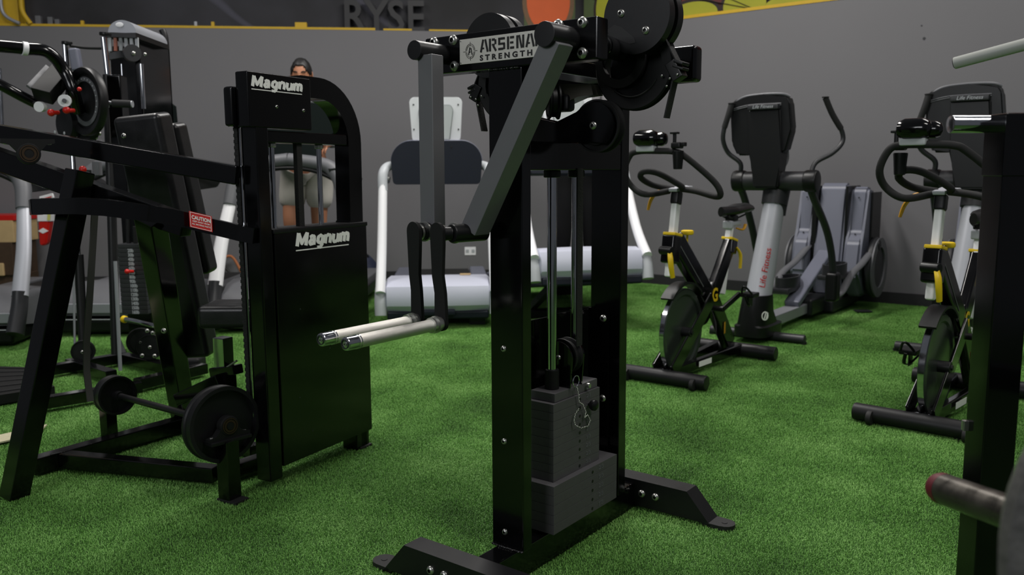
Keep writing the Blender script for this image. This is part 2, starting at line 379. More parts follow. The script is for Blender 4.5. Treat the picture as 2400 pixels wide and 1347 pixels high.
# yellow column and curved yellow rail at the far upper left, blocks on the ledge
q0 = WL.at(4, 40, w=.05).x; q1 = WL.at(46, 40, w=.05).x
b = MB(); b.bb(q0-1.2, q1, .03, .19, WH+.022, WH+1.5, bev=.01)
o = fin(b, 'yellow_column', M_ledge); o.location = WL.o; o.rotation_euler.z = WL.rz; tag(o, 'yellow painted column standing on the left wall ledge in the top left corner', 'column')
b = MB(); b.tube([WL.at(49, -80, w=-.01), WL.at(49, 0, w=-.01), WL.at(54, 30, w=-.01), WL.at(72, 56, w=-.01)], .022); 
o = fin(b, 'yellow_pipe', M_ledge); o.location = WL.o; o.rotation_euler.z = WL.rz; tag(o, 'curved yellow pipe beside the yellow column on the wall ledge', 'pipe')
b = MB(); b.tube([WL.at(2, -60, w=-.03), WL.at(2, 10, w=-.03), WL.at(14, 38, w=-.03), WL.at(46, 55, w=-.03)], .016)
o = fin(b, 'grey_cable', M_silver2); o.location = WL.o; o.rotation_euler.z = WL.rz; tag(o, 'curved grey cable in front of the yellow column', 'cable')
def ledge_item(name, px, py, w, h, d, m, label, cat):
    q = WL.at(px, py, w=.06); b = MB(); b.bb(q.x-w/2, q.x+w/2, .03, .03+d, WH+.0225, WH+.0225+h, bev=.004)
    o = fin(b, name, m); o.location = WL.o; o.rotation_euler.z = WL.rz; return tag(o, label, cat)
ledge_item('yellow_block', 706, 62, .115, .05, .06, M_ledge, 'yellow block on the wall ledge left of the dark letters', 'block')
ledge_item('yellow_stud', 195, 55, .03, .04, .03, M_ledge, 'small yellow stud on the ledge left of the silver-capped machine', 'stud')
ledge_item('yellow_stud', 500, 58, .03, .045, .03, M_ledge, 'small yellow stud on the ledge right of the silver-capped machine', 'stud')
ledge_item('grey_stud', 460, 56, .028, .045, .03, M_silver2, 'small grey stud on the wall ledge beside a yellow one', 'stud')
ledge_item('ledge_cup', 92, 52, .05, .08, .05, M_gplast, 'small dark grey cup on the ledge nearest the yellow pipe', 'cup')
ledge_item('ledge_cup', 120, 52, .045, .07, .05, M_gplast, 'middle one of three small dark cups on the ledge', 'cup')
ledge_item('ledge_cup', 136, 52, .04, .05, .05, M_gplast, 'right one of three small dark cups on the ledge', 'cup')
# outlets
def outlet(px, py, label, sx=.125, plug=False):
    q = WL.at(px, py, w=0); t = thing('wall_outlet', label, 'outlet', WL.glo((q.x, 0, q.z)), WL.rz, None)
    b = MB(); b.bb(-sx/2, sx/2, -.006, 0, -.042, .042, bev=.003); fin(b, 'cover_plate', M_wmetal, t)
    for s_ in (-.03, .03):
        b = MB(); b.bb(s_-.016, s_+.016, -.009, -.005, -.017, .017, bev=.004); fin(b, 'socket', M_lgrey if not plug else M_gdark, t)
    return t
outlet(484, 586, 'white wall outlet with a black plug seen behind the leaning black machine', .125, True)
outlet(1102, 588, 'empty white wall plate low on the grey wall above the treadmill hood', .115)
q = WL.at(488, 586, w=-.02)
b = MB(); b.bb(q.x-.045, q.x+.03, -.035, -.01, q.z-.016, q.z+.016, bev=.008)
b.tube([WL.at(497, 589, w=-.025), WL.at(510, 605, w=-.05), WL.at(522, 622, w=-.08), WL.at(540, 640, w=-.1)], .010)
o = fin(b, 'power_plug', M_black); o.location = WL.o; o.rotation_euler.z = WL.rz; tag(o, 'black power plug and cord pushed into the white outlet', 'plug')
b = MB(); b.tube([WL.at(494, 650, w=-.12), WL.at(498, 632, w=-.1), WL.at(514, 612, w=-.1), WL.at(535, 600, w=-.08), WL.at(548, 606, w=-.08), WL.at(562, 630, w=-.1), WL.at(575, 660, w=-.1)], .013)
o = fin(b, 'extension_cord', M_cord); o.location = WL.o; o.rotation_euler.z = WL.rz; tag(o, 'orange extension cord looping at the left wall below the outlet', 'cord')
# small marks on the wall
q = WR.at(2074, 613, w=-.001); b = MB(); b.cyl((q.x, 0, q.z), (q.x, -.012, q.z), .016); o = fin(b, 'wall_hook', M_black); o.location = WR.o; o.rotation_euler.z = WR.rz
tag(o, 'small black knob low on the bare right wall', 'knob')
for px, py, r_, lb in ((2166, 90, .011, 'small dark dent high on the right wall'), (2160, 60, .006, 'tiny grey screw above the dark dent on the right wall')):
    q = WR.at(px, py, w=-.001); b = MB(); b.cyl((q.x, 0.001, q.z), (q.x, -.003, q.z), r_, n=10); o = fin(b, 'wall_screw', M_gdark); o.location = WR.o; o.rotation_euler.z = WR.rz; tag(o, lb, 'screw')
# floor
def turf_nodes(name, blades):
    m = bpy.data.materials.new(name); m.use_nodes = True; nt = m.node_tree; b = nt.nodes['Principled BSDF']
    b.inputs['Roughness'].default_value = .55 if blades else .9; b.inputs['Specular IOR Level'].default_value = .3
    g = nt.nodes.new('ShaderNodeNewGeometry')
    n1 = nt.nodes.new('ShaderNodeTexNoise'); n1.inputs['Scale'].default_value = 2.2; n1.inputs['Detail'].default_value = 6; n1.inputs['Roughness'].default_value = .55
    n2 = nt.nodes.new('ShaderNodeTexNoise'); n2.inputs['Scale'].default_value = 120 if blades else 260; n2.inputs['Detail'].default_value = 3
    nt.links.new(g.outputs['Position'], n1.inputs['Vector']); nt.links.new(g.outputs['Position'], n2.inputs['Vector'])
    ad = nt.nodes.new('ShaderNodeMath'); ad.operation = 'MULTIPLY_ADD'; nt.links.new(n1.outputs['Fac'], ad.inputs[0]); ad.inputs[1].default_value = .85
    m2 = nt.nodes.new('ShaderNodeMath'); m2.operation = 'MULTIPLY'; nt.links.new(n2.outputs['Fac'], m2.inputs[0]); m2.inputs[1].default_value = .38
    nt.links.new(m2.outputs[0], ad.inputs[2])
    cr = nt.nodes.new('ShaderNodeValToRGB'); e = cr.color_ramp.elements
    if blades:
        e[0].position = .40; e[0].color = lin((80, 126, 54))+(1,); e[1].position = .82; e[1].color = lin((156, 204, 116))+(1,)
        x = e.new(.6); x.color = lin((114, 168, 78))+(1,)
    else:
        e[0].position = .42; e[0].color = lin((34, 62, 24))+(1,); e[1].position = .8; e[1].color = lin((72, 116, 48))+(1,)
        bp = nt.nodes.new('ShaderNodeBump'); bp.inputs['Strength'].default_value = .8; bp.inputs['Distance'].default_value = .01
        nt.links.new(n2.outputs['Fac'], bp.inputs['Height']); nt.links.new(bp.outputs[0], b.inputs['Normal'])
    nt.links.new(ad.outputs[0], cr.inputs[0]); nt.links.new(cr.outputs[0], b.inputs['Base Color'])
    if blades:
        b.inputs['Subsurface Weight'].default_value = 0
    return m
b = MB(); b.bb(-9, 9, -2.5, 13, -.05, 0.0)
structure(fin(b, 'floor', turf_nodes('turf_backing', False)))
# grass blades: one tile of blades repeated by a geometry node grid
TS = .5
tb = bmesh.new(); rnd = random.Random(3)
for i in range(20000):
    x = rnd.uniform(-TS/2, TS/2); y = rnd.uniform(-TS/2, TS/2); a = rnd.uniform(0, 2*PI); L = rnd.uniform(.006, .0135); w = rnd.uniform(.0006, .0011)
    ln = rnd.uniform(.15, 1.0); d = Vector((math.cos(a), math.sin(a), 0)); sd = Vector((-d.y, d.x, 0))*w
    p0 = Vector((x, y, -.001)); p1 = p0+d*(L*ln*.35)+Z*(L*.55); p2 = p0+d*(L*ln*.9)+Z*(L*(.95-.35*ln))
    v = [tb.verts.new(p0-sd), tb.verts.new(p0+sd), tb.verts.new(p1+sd*.85), tb.verts.new(p1-sd*.85), tb.verts.new(p2)]
    tb.faces.new(v[:4]); tb.faces.new((v[3], v[2], v[4]))
me = bpy.data.meshes.new('turf'); tb.to_mesh(me); tb.free(); me.materials.append(turf_nodes('turf_blades', True))
turf = bpy.data.objects.new('turf', me); COL.objects.link(turf); turf['kind'] = 'stuff'
tag(turf, 'short green artificial turf covering the whole gym floor', 'turf')
NX, NY = 20, 16
turf.location = (-.2, 5.25, 0)
ng = bpy.data.node_groups.new('turf_tiles', 'GeometryNodeTree')
ng.interface.new_socket('Geometry', in_out='INPUT', socket_type='NodeSocketGeometry'); ng.interface.new_socket('Geometry', in_out='OUTPUT', socket_type='NodeSocketGeometry')
gi = ng.nodes.new('NodeGroupInput'); go = ng.nodes.new('NodeGroupOutput'); gr = ng.nodes.new('GeometryNodeMeshGrid'); ip = ng.nodes.new('GeometryNodeInstanceOnPoints')
gr.inputs['Size X'].default_value = TS*(NX-1); gr.inputs['Size Y'].default_value = TS*(NY-1); gr.inputs['Vertices X'].default_value = NX; gr.inputs['Vertices Y'].default_value = NY
rv = ng.nodes.new('FunctionNodeRandomValue'); rv.data_type = 'INT'; rv.inputs[4].default_value = 0; rv.inputs[5].default_value = 3
mu = ng.nodes.new('ShaderNodeMath'); mu.operation = 'MULTIPLY'; mu.inputs[1].default_value = PI/2
cx = ng.nodes.new('ShaderNodeCombineXYZ')
ng.links.new(rv.outputs[2], mu.inputs[0]); ng.links.new(mu.outputs[0], cx.inputs[2]); ng.links.new(cx.outputs[0], ip.inputs['Rotation'])
ng.links.new(gr.outputs['Mesh'], ip.inputs['Points']); ng.links.new(gi.outputs[0], ip.inputs['Instance']); ng.links.new(ip.outputs[0], go.inputs[0])
md = turf.modifiers.new('tiles', 'NODES'); md.node_group = ng
# pale painted line on the turf at far left
b = MB(); pl = [PZ(-60, 1032, .018), PZ(110, 994, .018), PZ(100, 1004, .018), PZ(60, 1022, .018), PZ(-60, 1050, .018)]; b.prism([(p.x, p.y, .013) for p in pl], (0, 0, .006))
o = fin(b, 'turf_line', mat('cream_line_paint', (196, 190, 160), .9, var=.15, vs=60, bump=1., bs=300)); tag(o, 'cream painted line patch on the turf at the left edge', 'line')
b = MB(); b.bb(-.06, .06, -.04, .04, .012, .02, bev=.003)
o = fin(b, 'floor_mat_scrap', M_gdark); o.location = PZ(2022, 733, 0); tag(o, 'small grey square on the turf behind the near elliptical trainer', 'scrap')
# ============================================================ standing lateral raise machine (centre)
MF = Frame(-.0156, 2.1816, -37.25)
mm = thing('lateral_raise_machine', 'tall black lateral raise machine with silver nameplate and weight stack at the centre', 'gym machine', MF.o, MF.rz)
def A(px, py, **k): return MF.at(px, py, **k)
b = MB(); b.bb(-.036, .036, -.106, .638, .002, .09, bev=.006); fin(b, 'base_rail', M_gloss, mm)
for nm, y0, y1, ys in (('near', -.172, -.105, -.172), ('far', .637, .706, .637)):
    b = MB(); pr = [(-.31, 0), (-.223, .1), (.221, .1), (.31, 0), (.285, 0), (.27, .012), (-.27, .012), (-.285, 0)]
    b.prism([(x, y0, z+.001) for x, z in pr], (0, y1-y0, 0)); f = fin(b, 'foot', M_satin, mm)
    for s in (-1, 1):
        b = MB(); ym = (y0+y1)/2
        pts = [Vector((s*.285, y0, .002)), Vector((s*.335, y0, .002))]+[Vector((s*(.335+.033*math.cos(a)), ym+.033*math.sin(a), .002)) for a in [(-PI/2+PI*i/8) for i in range(9)]]+[Vector((s*.285, y1, .002))]
        b.prism(pts, (0, 0, .014)); b.cyl((s*.335, ym, .016), (s*.335, ym, .0175), .009, n=16); fin(b, 'foot_pad', M_rubber, f)
    for x in ((-.125, -.077) if ys < 0 else (.063, .113)): bolt(mm, (x, ys, .058), (0, -1, 0), .0125)
def channel(name, y0, y1, z0, z1, par=mm):
    b = MB(); b.bb(-.053, .053, y0, y1, z0, z1, bev=.004); return fin(b, name, M_gloss, par)
channel('upright', 0, .04, .09, 1.36)
channel('upright', .5, .545, .09, 1.3)
for z in (.64, .388, .134): bolt(mm, (-.009, 0, z), (0, -1, 0), .0085)
# weld beads at upright foot and on the foot joint
def weld(p0, p1, n, r=.006, par=mm):
    b = MB(); rr = random.Random(int(p0[0]*1000)+n)
    for i in range(n):
        t = (i+.5)/n; p = Vector(p0).lerp(Vector(p1), t)+Vector((rr.uniform(-.002, .002), rr.uniform(-.002, .002), 0)); b.ball(p, r*rr.uniform(.7, 1.1), (1, .8, .6), n=8)
    return fin(b, 'weld_bead', M_gloss, par)
weld((-.05, -.004, .092), (.05, -.004, .092), 14); weld((-.035, -.104, .092), (.035, -.104, .092), 10)
weld((-.05, -.003, 1.357), (.05, -.003, 1.357), 12, .005); weld((.037, .3, .09), (.037, .62, .09), 20, .003)
# header beams
b = MB(); b.bb(-.270, .272, 0, .05, 1.36, 1.457, bev=.005); fin(b, 'header_beam', M_gloss, mm)
b = MB(); b.bb(-.275, .282, .5, .55, 1.348, 1.447, bev=.012); fin(b, 'rear_beam', M_gloss, mm)
for x, z in ((-.236, 1.444), (-.168, 1.443), (-.166, 1.377), (.163, 1.447), (.231, 1.445), (.231, 1.376), (-.236, 1.377)): bolt(mm, (x, 0, z), (0, -1, 0), .0135)
# flange bearings hidden behind bolts, bolted to the beams
for s in (-1, 1):
    pass
# nameplate
b = MB(); b.bb(-.1445, .146, -.0035, 0, 1.3785, 1.4415, bev=.0015); npl = fin(b, 'nameplate', M_brush, mm)
yt = -.0042
def npt(body, x, z, size, xs, off, sp=1.): return text(npl, 'lettering', body, (x, yt, z), X, Z, size, M_ink, ext=.0003, off=off, xs=xs, spacing=sp)
# stencil letters built from bars: A R S E N A L
def bar(b, x0, z0, x1, z1, w, x, z, s): b.beam((x+x0*s, yt, z+z0*s), (x+x1*s, yt, z+z1*s), .0006, w*s, up=(Vector((-(z1-z0), 0, x1-x0))))
LET = {'A': [(.08, 0, .34, 1, .2), (.55, 1, .8, 0, .2), (.22, .3, .42, .3, .14)], 'R': [(.12, 0, .12, 1, .22), (.32, .9, .62, .9, .2), (.68, .9, .68, .52, .2), (.32, .5, .6, .5, .16), (.45, .42, .74, 0, .2)],
       'S': [(.05, .9, .72, .9, .2), (.15, .98, .15, .55, .2), (.05, .5, .72, .5, .18), (.65, .5, .65, .05, .2), (.05, .1, .55, .1, .2)],
       'E': [(.12, 0, .12, 1, .22), (.32, .9, .72, .9, .2), (.32, .5, .65, .5, .18), (.32, .1, .72, .1, .2)], 'N': [(.12, 0, .12, 1, .22), (.3, 1, .55, 0, .18), (.7, 0, .7, 1, .2)],
       'L': [(.12, 0, .12, 1, .22), (.32, .1, .72, .1, .2)]}
b = MB(); x = -.0755
for ch in 'ARSENAL':
    for t in LET[ch]: bar(b, *t[:4], t[4]*.92, x, 1.4035, .0312)
    x += .0288
fin(b, 'lettering', M_ink, npl)
npt('STRENGTH', -.0765, 1.3835, .0185, 1.25, .0007, 1.62)
b = MB(); cx_, cz_ = -.108, 1.4095
for k in range(4):
    for R_, wv in ((.0185, .0013), (.0148, .0011)):
        a0 = k*PI/2+.12; a1 = (k+1)*PI/2-.12
        b.sweep([Vector((cx_+R_*.82*math.cos(a0+(a1-a0)*i/10), yt, cz_+R_*math.sin(a0+(a1-a0)*i/10))) for i in range(11)], .0006, wv, up=(0, 0, 1)) if False else b.tube([Vector((cx_+R_*.82*math.cos(a0+(a1-a0)*i/6), yt, cz_+R_*math.sin(a0+(a1-a0)*i/6))) for i in range(7)], wv*.5, n=6, smooth=2)
    d = Vector((math.cos(k*PI/2), 0, math.sin(k*PI/2))); b.beam(Vector((cx_, yt, cz_))+d*.013, Vector((cx_, yt, cz_))+d*.0235, .0006, .001, up=Vector((-d.z, 0, d.x)))
b.beam((cx_-.006, yt, cz_-.009), (cx_-.001, yt, cz_+.010), .0006, .0028, up=(1, 0, 0)); b.beam((cx_+.002, yt, cz_+.008), (cx_+.006, yt, cz_-.009), .0006, .0028, up=(1, 0, 0)); b.beam((cx_-.004, yt, cz_-.003), (cx_+.001, yt, cz_-.001), .0006, .002)
fin(b, 'target_emblem', M_ink, npl)
for x_ in (-.1405, .142):
    for z_ in (1.3825, 1.4375): b = MB(); b.cyl((x_, -.0035, z_), (x_, -.005, z_), .0018, n=8); fin(b, 'rivet', M_steel, npl)
# cross members, bracket and pulleys between uprights
b = MB(); b.bb(-.05, .05, .04, .5, 1.105, 1.18, bev=.003); b.bb(-.05, .05, .04, .5, 1.36, 1.40, bev=.003); fin(b, 'cross_member', M_gloss, mm)
def arcp(cx, cz, r, a0, a1, n, y): return [Vector((cx+r*math.cos(a0+(a1-a0)*i/n), y, cz+r*math.sin(a0+(a1-a0)*i/n))) for i in range(n+1)]
for y in (.17, .225):
    b = MB(); b.prism([Vector((-.055, y, 1.178)), Vector((-.055, y, 1.252)), Vector((.038, y, 1.231)), Vector((.104, y, 1.255))]+arcp(.157, 1.218, .06, math.radians(125), math.radians(-50), 16, y)+[Vector((.15, y, 1.178))], (0, .006, 0)); fin(b, 'pulley_bracket', M_gloss, mm)
def pulley(name, c, ax, R, t, par, mt=M_matte, hub=True):
    b = MB(); g = R*.86
    b.lathe([(0, -t/2), (R*.72, -t/2), (R*.74, -t*.3), (R*.92, -t*.3), (R*.93, -t/2), (R, -t/2), (R, -t*.36), (g, -t*.18), (g, t*.18), (R, t*.36), (R, t/2), (R*.93, t/2), (R*.92, t*.3), (R*.74, t*.3), (R*.72, t/2), (0, t/2)], c, ax, 48)
    o = fin(b, name, mt, par)
    if hub: bolt(o, Vector(c)-Vector(ax)*(t/2+.002), -Vector(ax), max(.006, R*.13))
    return o
pulley('pulley', (.157, .2, 1.218), Y, .068, .036, mm); bolt(mm, (.157, .17, 1.218), (0, -1, 0), .0105)
pulley('pulley', (.0, .14, 1.31), Vector((.5, .86, 0)), .052, .03, mm)
b = MB(); b.prism([Vector((.015, .2, 1.335)), Vector((.13, .2, 1.327)), Vector((.137, .2, 1.300)), Vector((.09, .2, 1.297)), Vector((.045, .2, 1.283)), Vector((.01, .2, 1.29))], (0, .05, 0)); fin(b, 'swivel_bracket', mat('bronze_grey_paint', (92, 88, 80), .35, .2), mm)
pulley('pulley', (.012, .20, 1.287), Vector((.72, .69, 0)), .046, .03, mm, M_black, hub=False); b = MB(); b.box((.04, .21, 1.283), (.05, .04, .045), bev=.015); fin(b, 'swivel_housing', M_satin, mm)
bolt(mm, (-.005, .185, 1.35), (0, -1, 0), .009); bolt(mm, (.045, .18, 1.285), (0, -1, 0), .006)
# guide rods, collars, stack
for y in (.211, .333):
    b = MB(); b.cyl((0, y, .48), (0, y, 1.105), .0132, n=28); fin(b, 'guide_rod', M_chrome, mm)
    b = MB(); b.cyl((0, y, 1.085), (0, y, 1.105), .024, bev=.003); fin(b, 'rod_collar', M_satin, mm)
b = MB(); b.lathe([(.0135, 0), (.0205, .0), (.0205, .052), (.0195, .055), (.0135, .055), (.0135, 0)], (0, .211, .491), Z, 32); fin(b, 'stack_collar', M_matte, mm)
zt = .093
def stack(x, y0, y1, z0, z1, n, cy):
    h = (z1-z0)/n
    for i in range(n):
        b = MB(); b.bb(-x, x, y0, y1, z0+i*h, z0+(i+1)*h-.0005, bev=.0007)
        b.mi = 1; b.cyl((x-.002, cy, z0+(i+.42)*h), (x+.0008, cy, z0+(i+.42)*h), .0045, n=14)
        p = fin(b, 'weight_plate', [M_plate, M_ink], mm)
        text(p, 'plate_number', '2/3' if i % 3 else '5/3', (x+.0006, cy+.035, z0+(i+.3)*h), Y, Z, h*.62, M_gplast, ext=.0002, xs=1.2, off=.0003)
stack(.067, .123, .466, .1, .24, 5, .325)
stack(.047, .150, .394, .24, .464, 9, .285)
b = MB(); b.bb(-.041, .041, .165, .39, .464, .49, bev=.002); tp = fin(b, 'weight_plate', M_plate, mm); text(tp, 'plate_number', '1/3', (.0416, .325, .470), Y, Z, .016, M_lgrey, ext=.0002, off=.0003)
b = MB(); b.cyl((0, .3, .49), (0, .3, .505), .02); fin(b, 'stack_stem', M_satin, mm)
# moving pulley over the stack with cheek plates
for y in (.24, .3):
    b = MB(); b.prism([Vector((-.035, y, .49)), Vector((.042, y, .49))]+arcp(.003, .575, .046, 0, PI, 16, y), (0, .005, 0)); fin(b, 'pulley_cheek', M_gloss, mm)
pulley('pulley', (.003, .272, .575), Y, .052, .036, mm, M_matte, hub=False); bolt(mm, (.003, .24, .575), (0, -1, 0), .0075)
b = MB(); b.box((.052, .272, .86), (.003, .028, .5)); b.box((-.048, .272, .86), (.003, .028, .5)); fin(b, 'lift_belt', M_belt, mm)
# curved sheet shield behind the stack
b = MB(); pts = [Vector((-.06, .17, .0)), Vector((-.075, .30, 0)), Vector((-.075, .42, 0)), Vector((-.053, .489, 0)), Vector((.018, .492, 0))]
for p, q in zip(pts, pts[1:]): b.prism([p+Z*.1, q+Z*.1, q+Z*.677, p+Z*.683], (0, .003, 0)) if abs(p.x-q.x) > abs(p.y-q.y) else b.prism([p+Z*.1, q+Z*.1, q+Z*.677, p+Z*.683], (-.003, 0, 0))
fin(b, 'rear_shield', M_gloss, mm)
for z in (.653, .4): bolt(mm, (0, .49, z), (0, -1, 0), .0115)
# selector pin with ring, lanyard and knob
pin = MB(); pin.cyl((.046, .330, .425), (.06, .330, .425), .004, n=12); pin.lathe([(0, 0), (.012, .002), (.0165, .010), (.016, .018), (.010, .023), (0, .024)], (.054, .330, .425), X, 28); pk = fin(pin, 'selector_pin', M_black, mm)
b = MB(); c0 = A(1350, 893, u=.055); b.tube([c0+Vector((0, .016*math.cos(a), .016*math.sin(a))) for a in [i*PI/8 for i in range(16)]], .0016, closed=True, n=8, smooth=2); fin(b, 'pull_ring', M_chrome, pk)
b = MB(); c1 = A(1380, 903, u=.052); b.cyl(c1-X*.006, c1+X*.005, .0075, bev=.002); fin(b, 'clip', M_steel, pk)
b = MB(); chn = [A(x_, y_, u=.056) for x_, y_ in [(1352, 908), (1356, 925), (1357, 942), (1366, 948), (1373, 965), (1370, 978), (1377, 972), (1383, 985), (1378, 998), (1362, 1003), (1348, 997), (1345, 985), (1348, 970), (1358, 955)]]
q = []
for i in range(len(chn)-1):
    for k in range(5): q.append(chn[i].lerp(chn[i+1], k/5))
for i, p in enumerate(q):
    b.ball(p+Vector((.001*(i % 2), 0, 0)), .0021, n=8)
fin(b, 'bead_chain', M_steel, pk)
# ---- pivots, swing arms, links and handles
AZ = 1.41
piv = {}
for s, x, r, y0, rr in ((-1, -.205, .0245, -.105, 'l'), (1, .197, .0285, -.102, 'r')):
    b = MB(); b.cyl((x, y0-.006, AZ), (x, 0.02, AZ), r, bev=.0012, n=40); fin(b, 'pivot_shaft', M_satin, mm)
    b = MB(); b.cyl((x, .05, AZ), (x, .5, AZ), .014); fin(b, 'cam_shaft', M_satin, mm)
def arm(x0, z0, x1, z1, yc, w, d):
    b = MB(); b.beam((x0, yc, z0), (x1, yc, z1), d, w, up=Vector((-(z1-z0), 0, x1-x0)), bev=.003); return fin(b, 'swing_arm', M_arm, mm)
a1 = arm(-.179, 1.398, -.181, .958, -.078, .05, .044)
a2 = arm(.208, 1.40, -.047, .955, -.066, .052, .06)
for x, xe, x2, y1 in ((-.170, -.186, -.165, -.056), (-.090, -.045, -.083, -.03)):
    # joint: two collars and a pin
    b = MB(); b.cyl((x, -.156, .949), ((x+xe)/2, -.13, .949), .017, bev=.002); b.cyl(((x+xe)/2, -.135, .949), (xe, y1, .949), .0235, bev=.004); j = fin(b, 'pivot_joint', M_black, mm)
    b = MB(); b.ring((x, -.146, .949), Y, .014, .0215, .007); b.ring((x+(xe-x)*.4, -.118, .949), Y, .02, .026, .006); fin(b, 'bearing_ring', M_steel, j)
    # waisted link plate
    n = 14; top = [Vector((x+.0215*math.cos(a), -.166, .953+.0245*math.sin(a))) for a in [PI*i/n for i in range(n+1)]]
    lf = [Vector((x-.0215+.0045*t, -.166, .953-.11*t)) for t in (.3, 1)]+[Vector((x2-.0165, -.166, .80)), Vector((x2-.0175, -.166, .745))]
    bt = [Vector((x2+.020*math.cos(a), -.166, .724+.02*math.sin(a))) for a in [PI+PI*i/n for i in range(n+1)]]
    rt = [Vector((x2+.019, -.166, .745)), Vector((x2+.0165, -.166, .80)), Vector((x+.0165, -.166, .845)), Vector((x+.021, -.166, .92))]
    b = MB(); b.prism(top+lf+bt+rt, (0, .011, 0)); fin(b, 'link_plate', M_matte, mm)
    yh = -.48
    b = MB(); b.cyl((x2, -.152, .724), (x2, -.196, .7235), .0175, bev=.003); b.ring((x2, -.182, .724), Y, .014, .0215, .007); b.ring((x2, -.198, .724), Y, .012, .0195, .005); fin(b, 'handle_bearing', M_bronze if False else M_steel, mm)
    b = MB(); b.cyl((x2, -.198, .7235), (x2, yh+.03, .7235), .0155, bev=.001, n=32); h = fin(b, 'handle', M_knurl, mm)
    b = MB(); b.cyl((x2, yh+.036, .7235), (x2, yh, .7235), .0158, bev=.003, n=32); b.ring((x2, yh+.031, .7235), Y, .014, .0164, .003); b.ring((x2, yh+.038, .7235), Y, .014, .0164, .003); fin(b, 'end_cap', M_chrome, h)
    b = MB(); b.ring((x2, yh-.0005, .7235), Y, .0095, .0115, .003); b.mi = 1; b.cyl((x2, yh+.001, .7235), (x2, yh-.002, .7235), .0052, n=16); b.mi = 2; b.cyl((x2, yh-.001, .7235), (x2, yh-.0026, .7235), .0022, n=6); fin(b, 'cap_screw', [M_gdark, M_steel, M_ink], h)
# ---- cams with counterweight discs
def cam(s, y, cx, cz, wx, wz, ph):
    # wheel: grooved ring, web with lobe arms
    b = MB(); R = .112
    b.lathe([(R-.03, -.013), (R-.004, -.015), (R, -.011), (R-.012, -.004), (R-.012, .004), (R, .011), (R-.004, .015), (R-.03, .013), (R-.03, -.013)], (wx, y+.05, wz), Y, 64); wl = fin(b, 'cam_wheel', M_matte, mm)
    b = MB(); b.lathe([(0, .008), (R-.028, .008), (R-.028, -.001), (0, -.001)], (wx+s*.012, y+.05, wz-.012), Y, 48); fin(b, 'cam_web', M_black, wl)
    b = MB(); b.ring((wx-s*.035, y+.036, wz+.02), Y, .052, .074, .014, n=40); fin(b, 'cam_arc', M_matte, wl)
    b = MB(); b.tube([Vector((wx+.078*math.cos(a), y+.034, wz+.078*math.sin(a))) for a in [math.radians(200)+i*math.radians(12) for i in range(12)]], .0026, n=6, smooth=2); fin(b, 'belt_edge', M_belt, wl)
    # discs with notch
    for yy in (y-.008, y+.038):
        b = MB(); pts = []
        for i in range(72):
            a = 2*PI*i/72; rr = .0925
            dx = cx+rr*math.cos(a); dz = cz+rr*math.sin(a); pts.append(Vector((dx, yy, dz)))
        b.prism(pts, (0, .028, 0)); d = fin(b, 'counterweight_disc', M_satin, wl if False else mm)
        if yy < y:
            sh_p = [(1423, 70), (1440, 58), (1458, 64), (1486, 88), (1490, 100), (1476, 103), (1452, 94), (1430, 84)]
            pr_ = [A(x_, y_, w=yy-.0012) for x_, y_ in sh_p]; pr_ = [Vector((s*(p.x-.268)+cx, yy-.0012, p.z-1.4825+cz)) for p in pr_]
            b = MB(); b.prism(pr_, (0, .002, 0)); fin(b, 'disc_recess', M_ink, d)
            for bx, bz in ((-.042*s, .01), (.028*s, -.038)): bolt(d, (cx+bx, yy, cz+bz), (0, -1, 0), .0105)
    hx = s*.198
    b = MB(); b.cyl((hx, y-.055, AZ), (hx, y+.07, AZ), .027, bev=.003); b.ring((hx, y-.045, AZ), Y, .024, .031, .012); h = fin(b, 'cam_hub', M_satin, mm)
    bolt(h, (hx+s*.018, y-.05, AZ-.012), (0, -1, 0), .006)
    b = MB(); b.beam((hx, y+.0285, AZ), (cx, y+.0285, cz), .04, .014, up=Y); fin(b, 'cam_lever', M_satin, mm)
    # strap clamp and strap tail
    k = Vector((wx+s*.118, y+.045, wz-.02)); 
    b = MB(); b.box(k, (.03, .034, .05), ry=-s*.5, bev=.003); b.box(k+Vector((s*.014, 0, .018)), (.026, .04, .008), ry=s*.35, bev=.002); b.box(k+Vector((s*.012, 0, .006)), (.03, .036, .007), ry=s*.35, bev=.002); cl = fin(b, 'strap_clamp', M_black, mm)
    for dx, dz in ((.012, -.012), (-.008, -.02), (-.03, -.012), (-.016, -.038)): bolt(cl, k+Vector((s*dx, -.02, dz)), (0, -1, 0), .0032)
    b = MB(); b.beam(k+Vector((-s*.002, 0, -.02)), k+Vector((-s*.024, 0, -.115)), .028, .004, up=X); b.beam(k+Vector((s*.006, 0, .02)), k+Vector((-s*.016, 0, .06)), .028, .003, up=X); fin(b, 'strap', M_belt, mm)
cam(1, .195, .268, 1.4825, .236, 1.368, 0)
cam(-1, .27, -.262, 1.468, -.228, 1.36, 0)
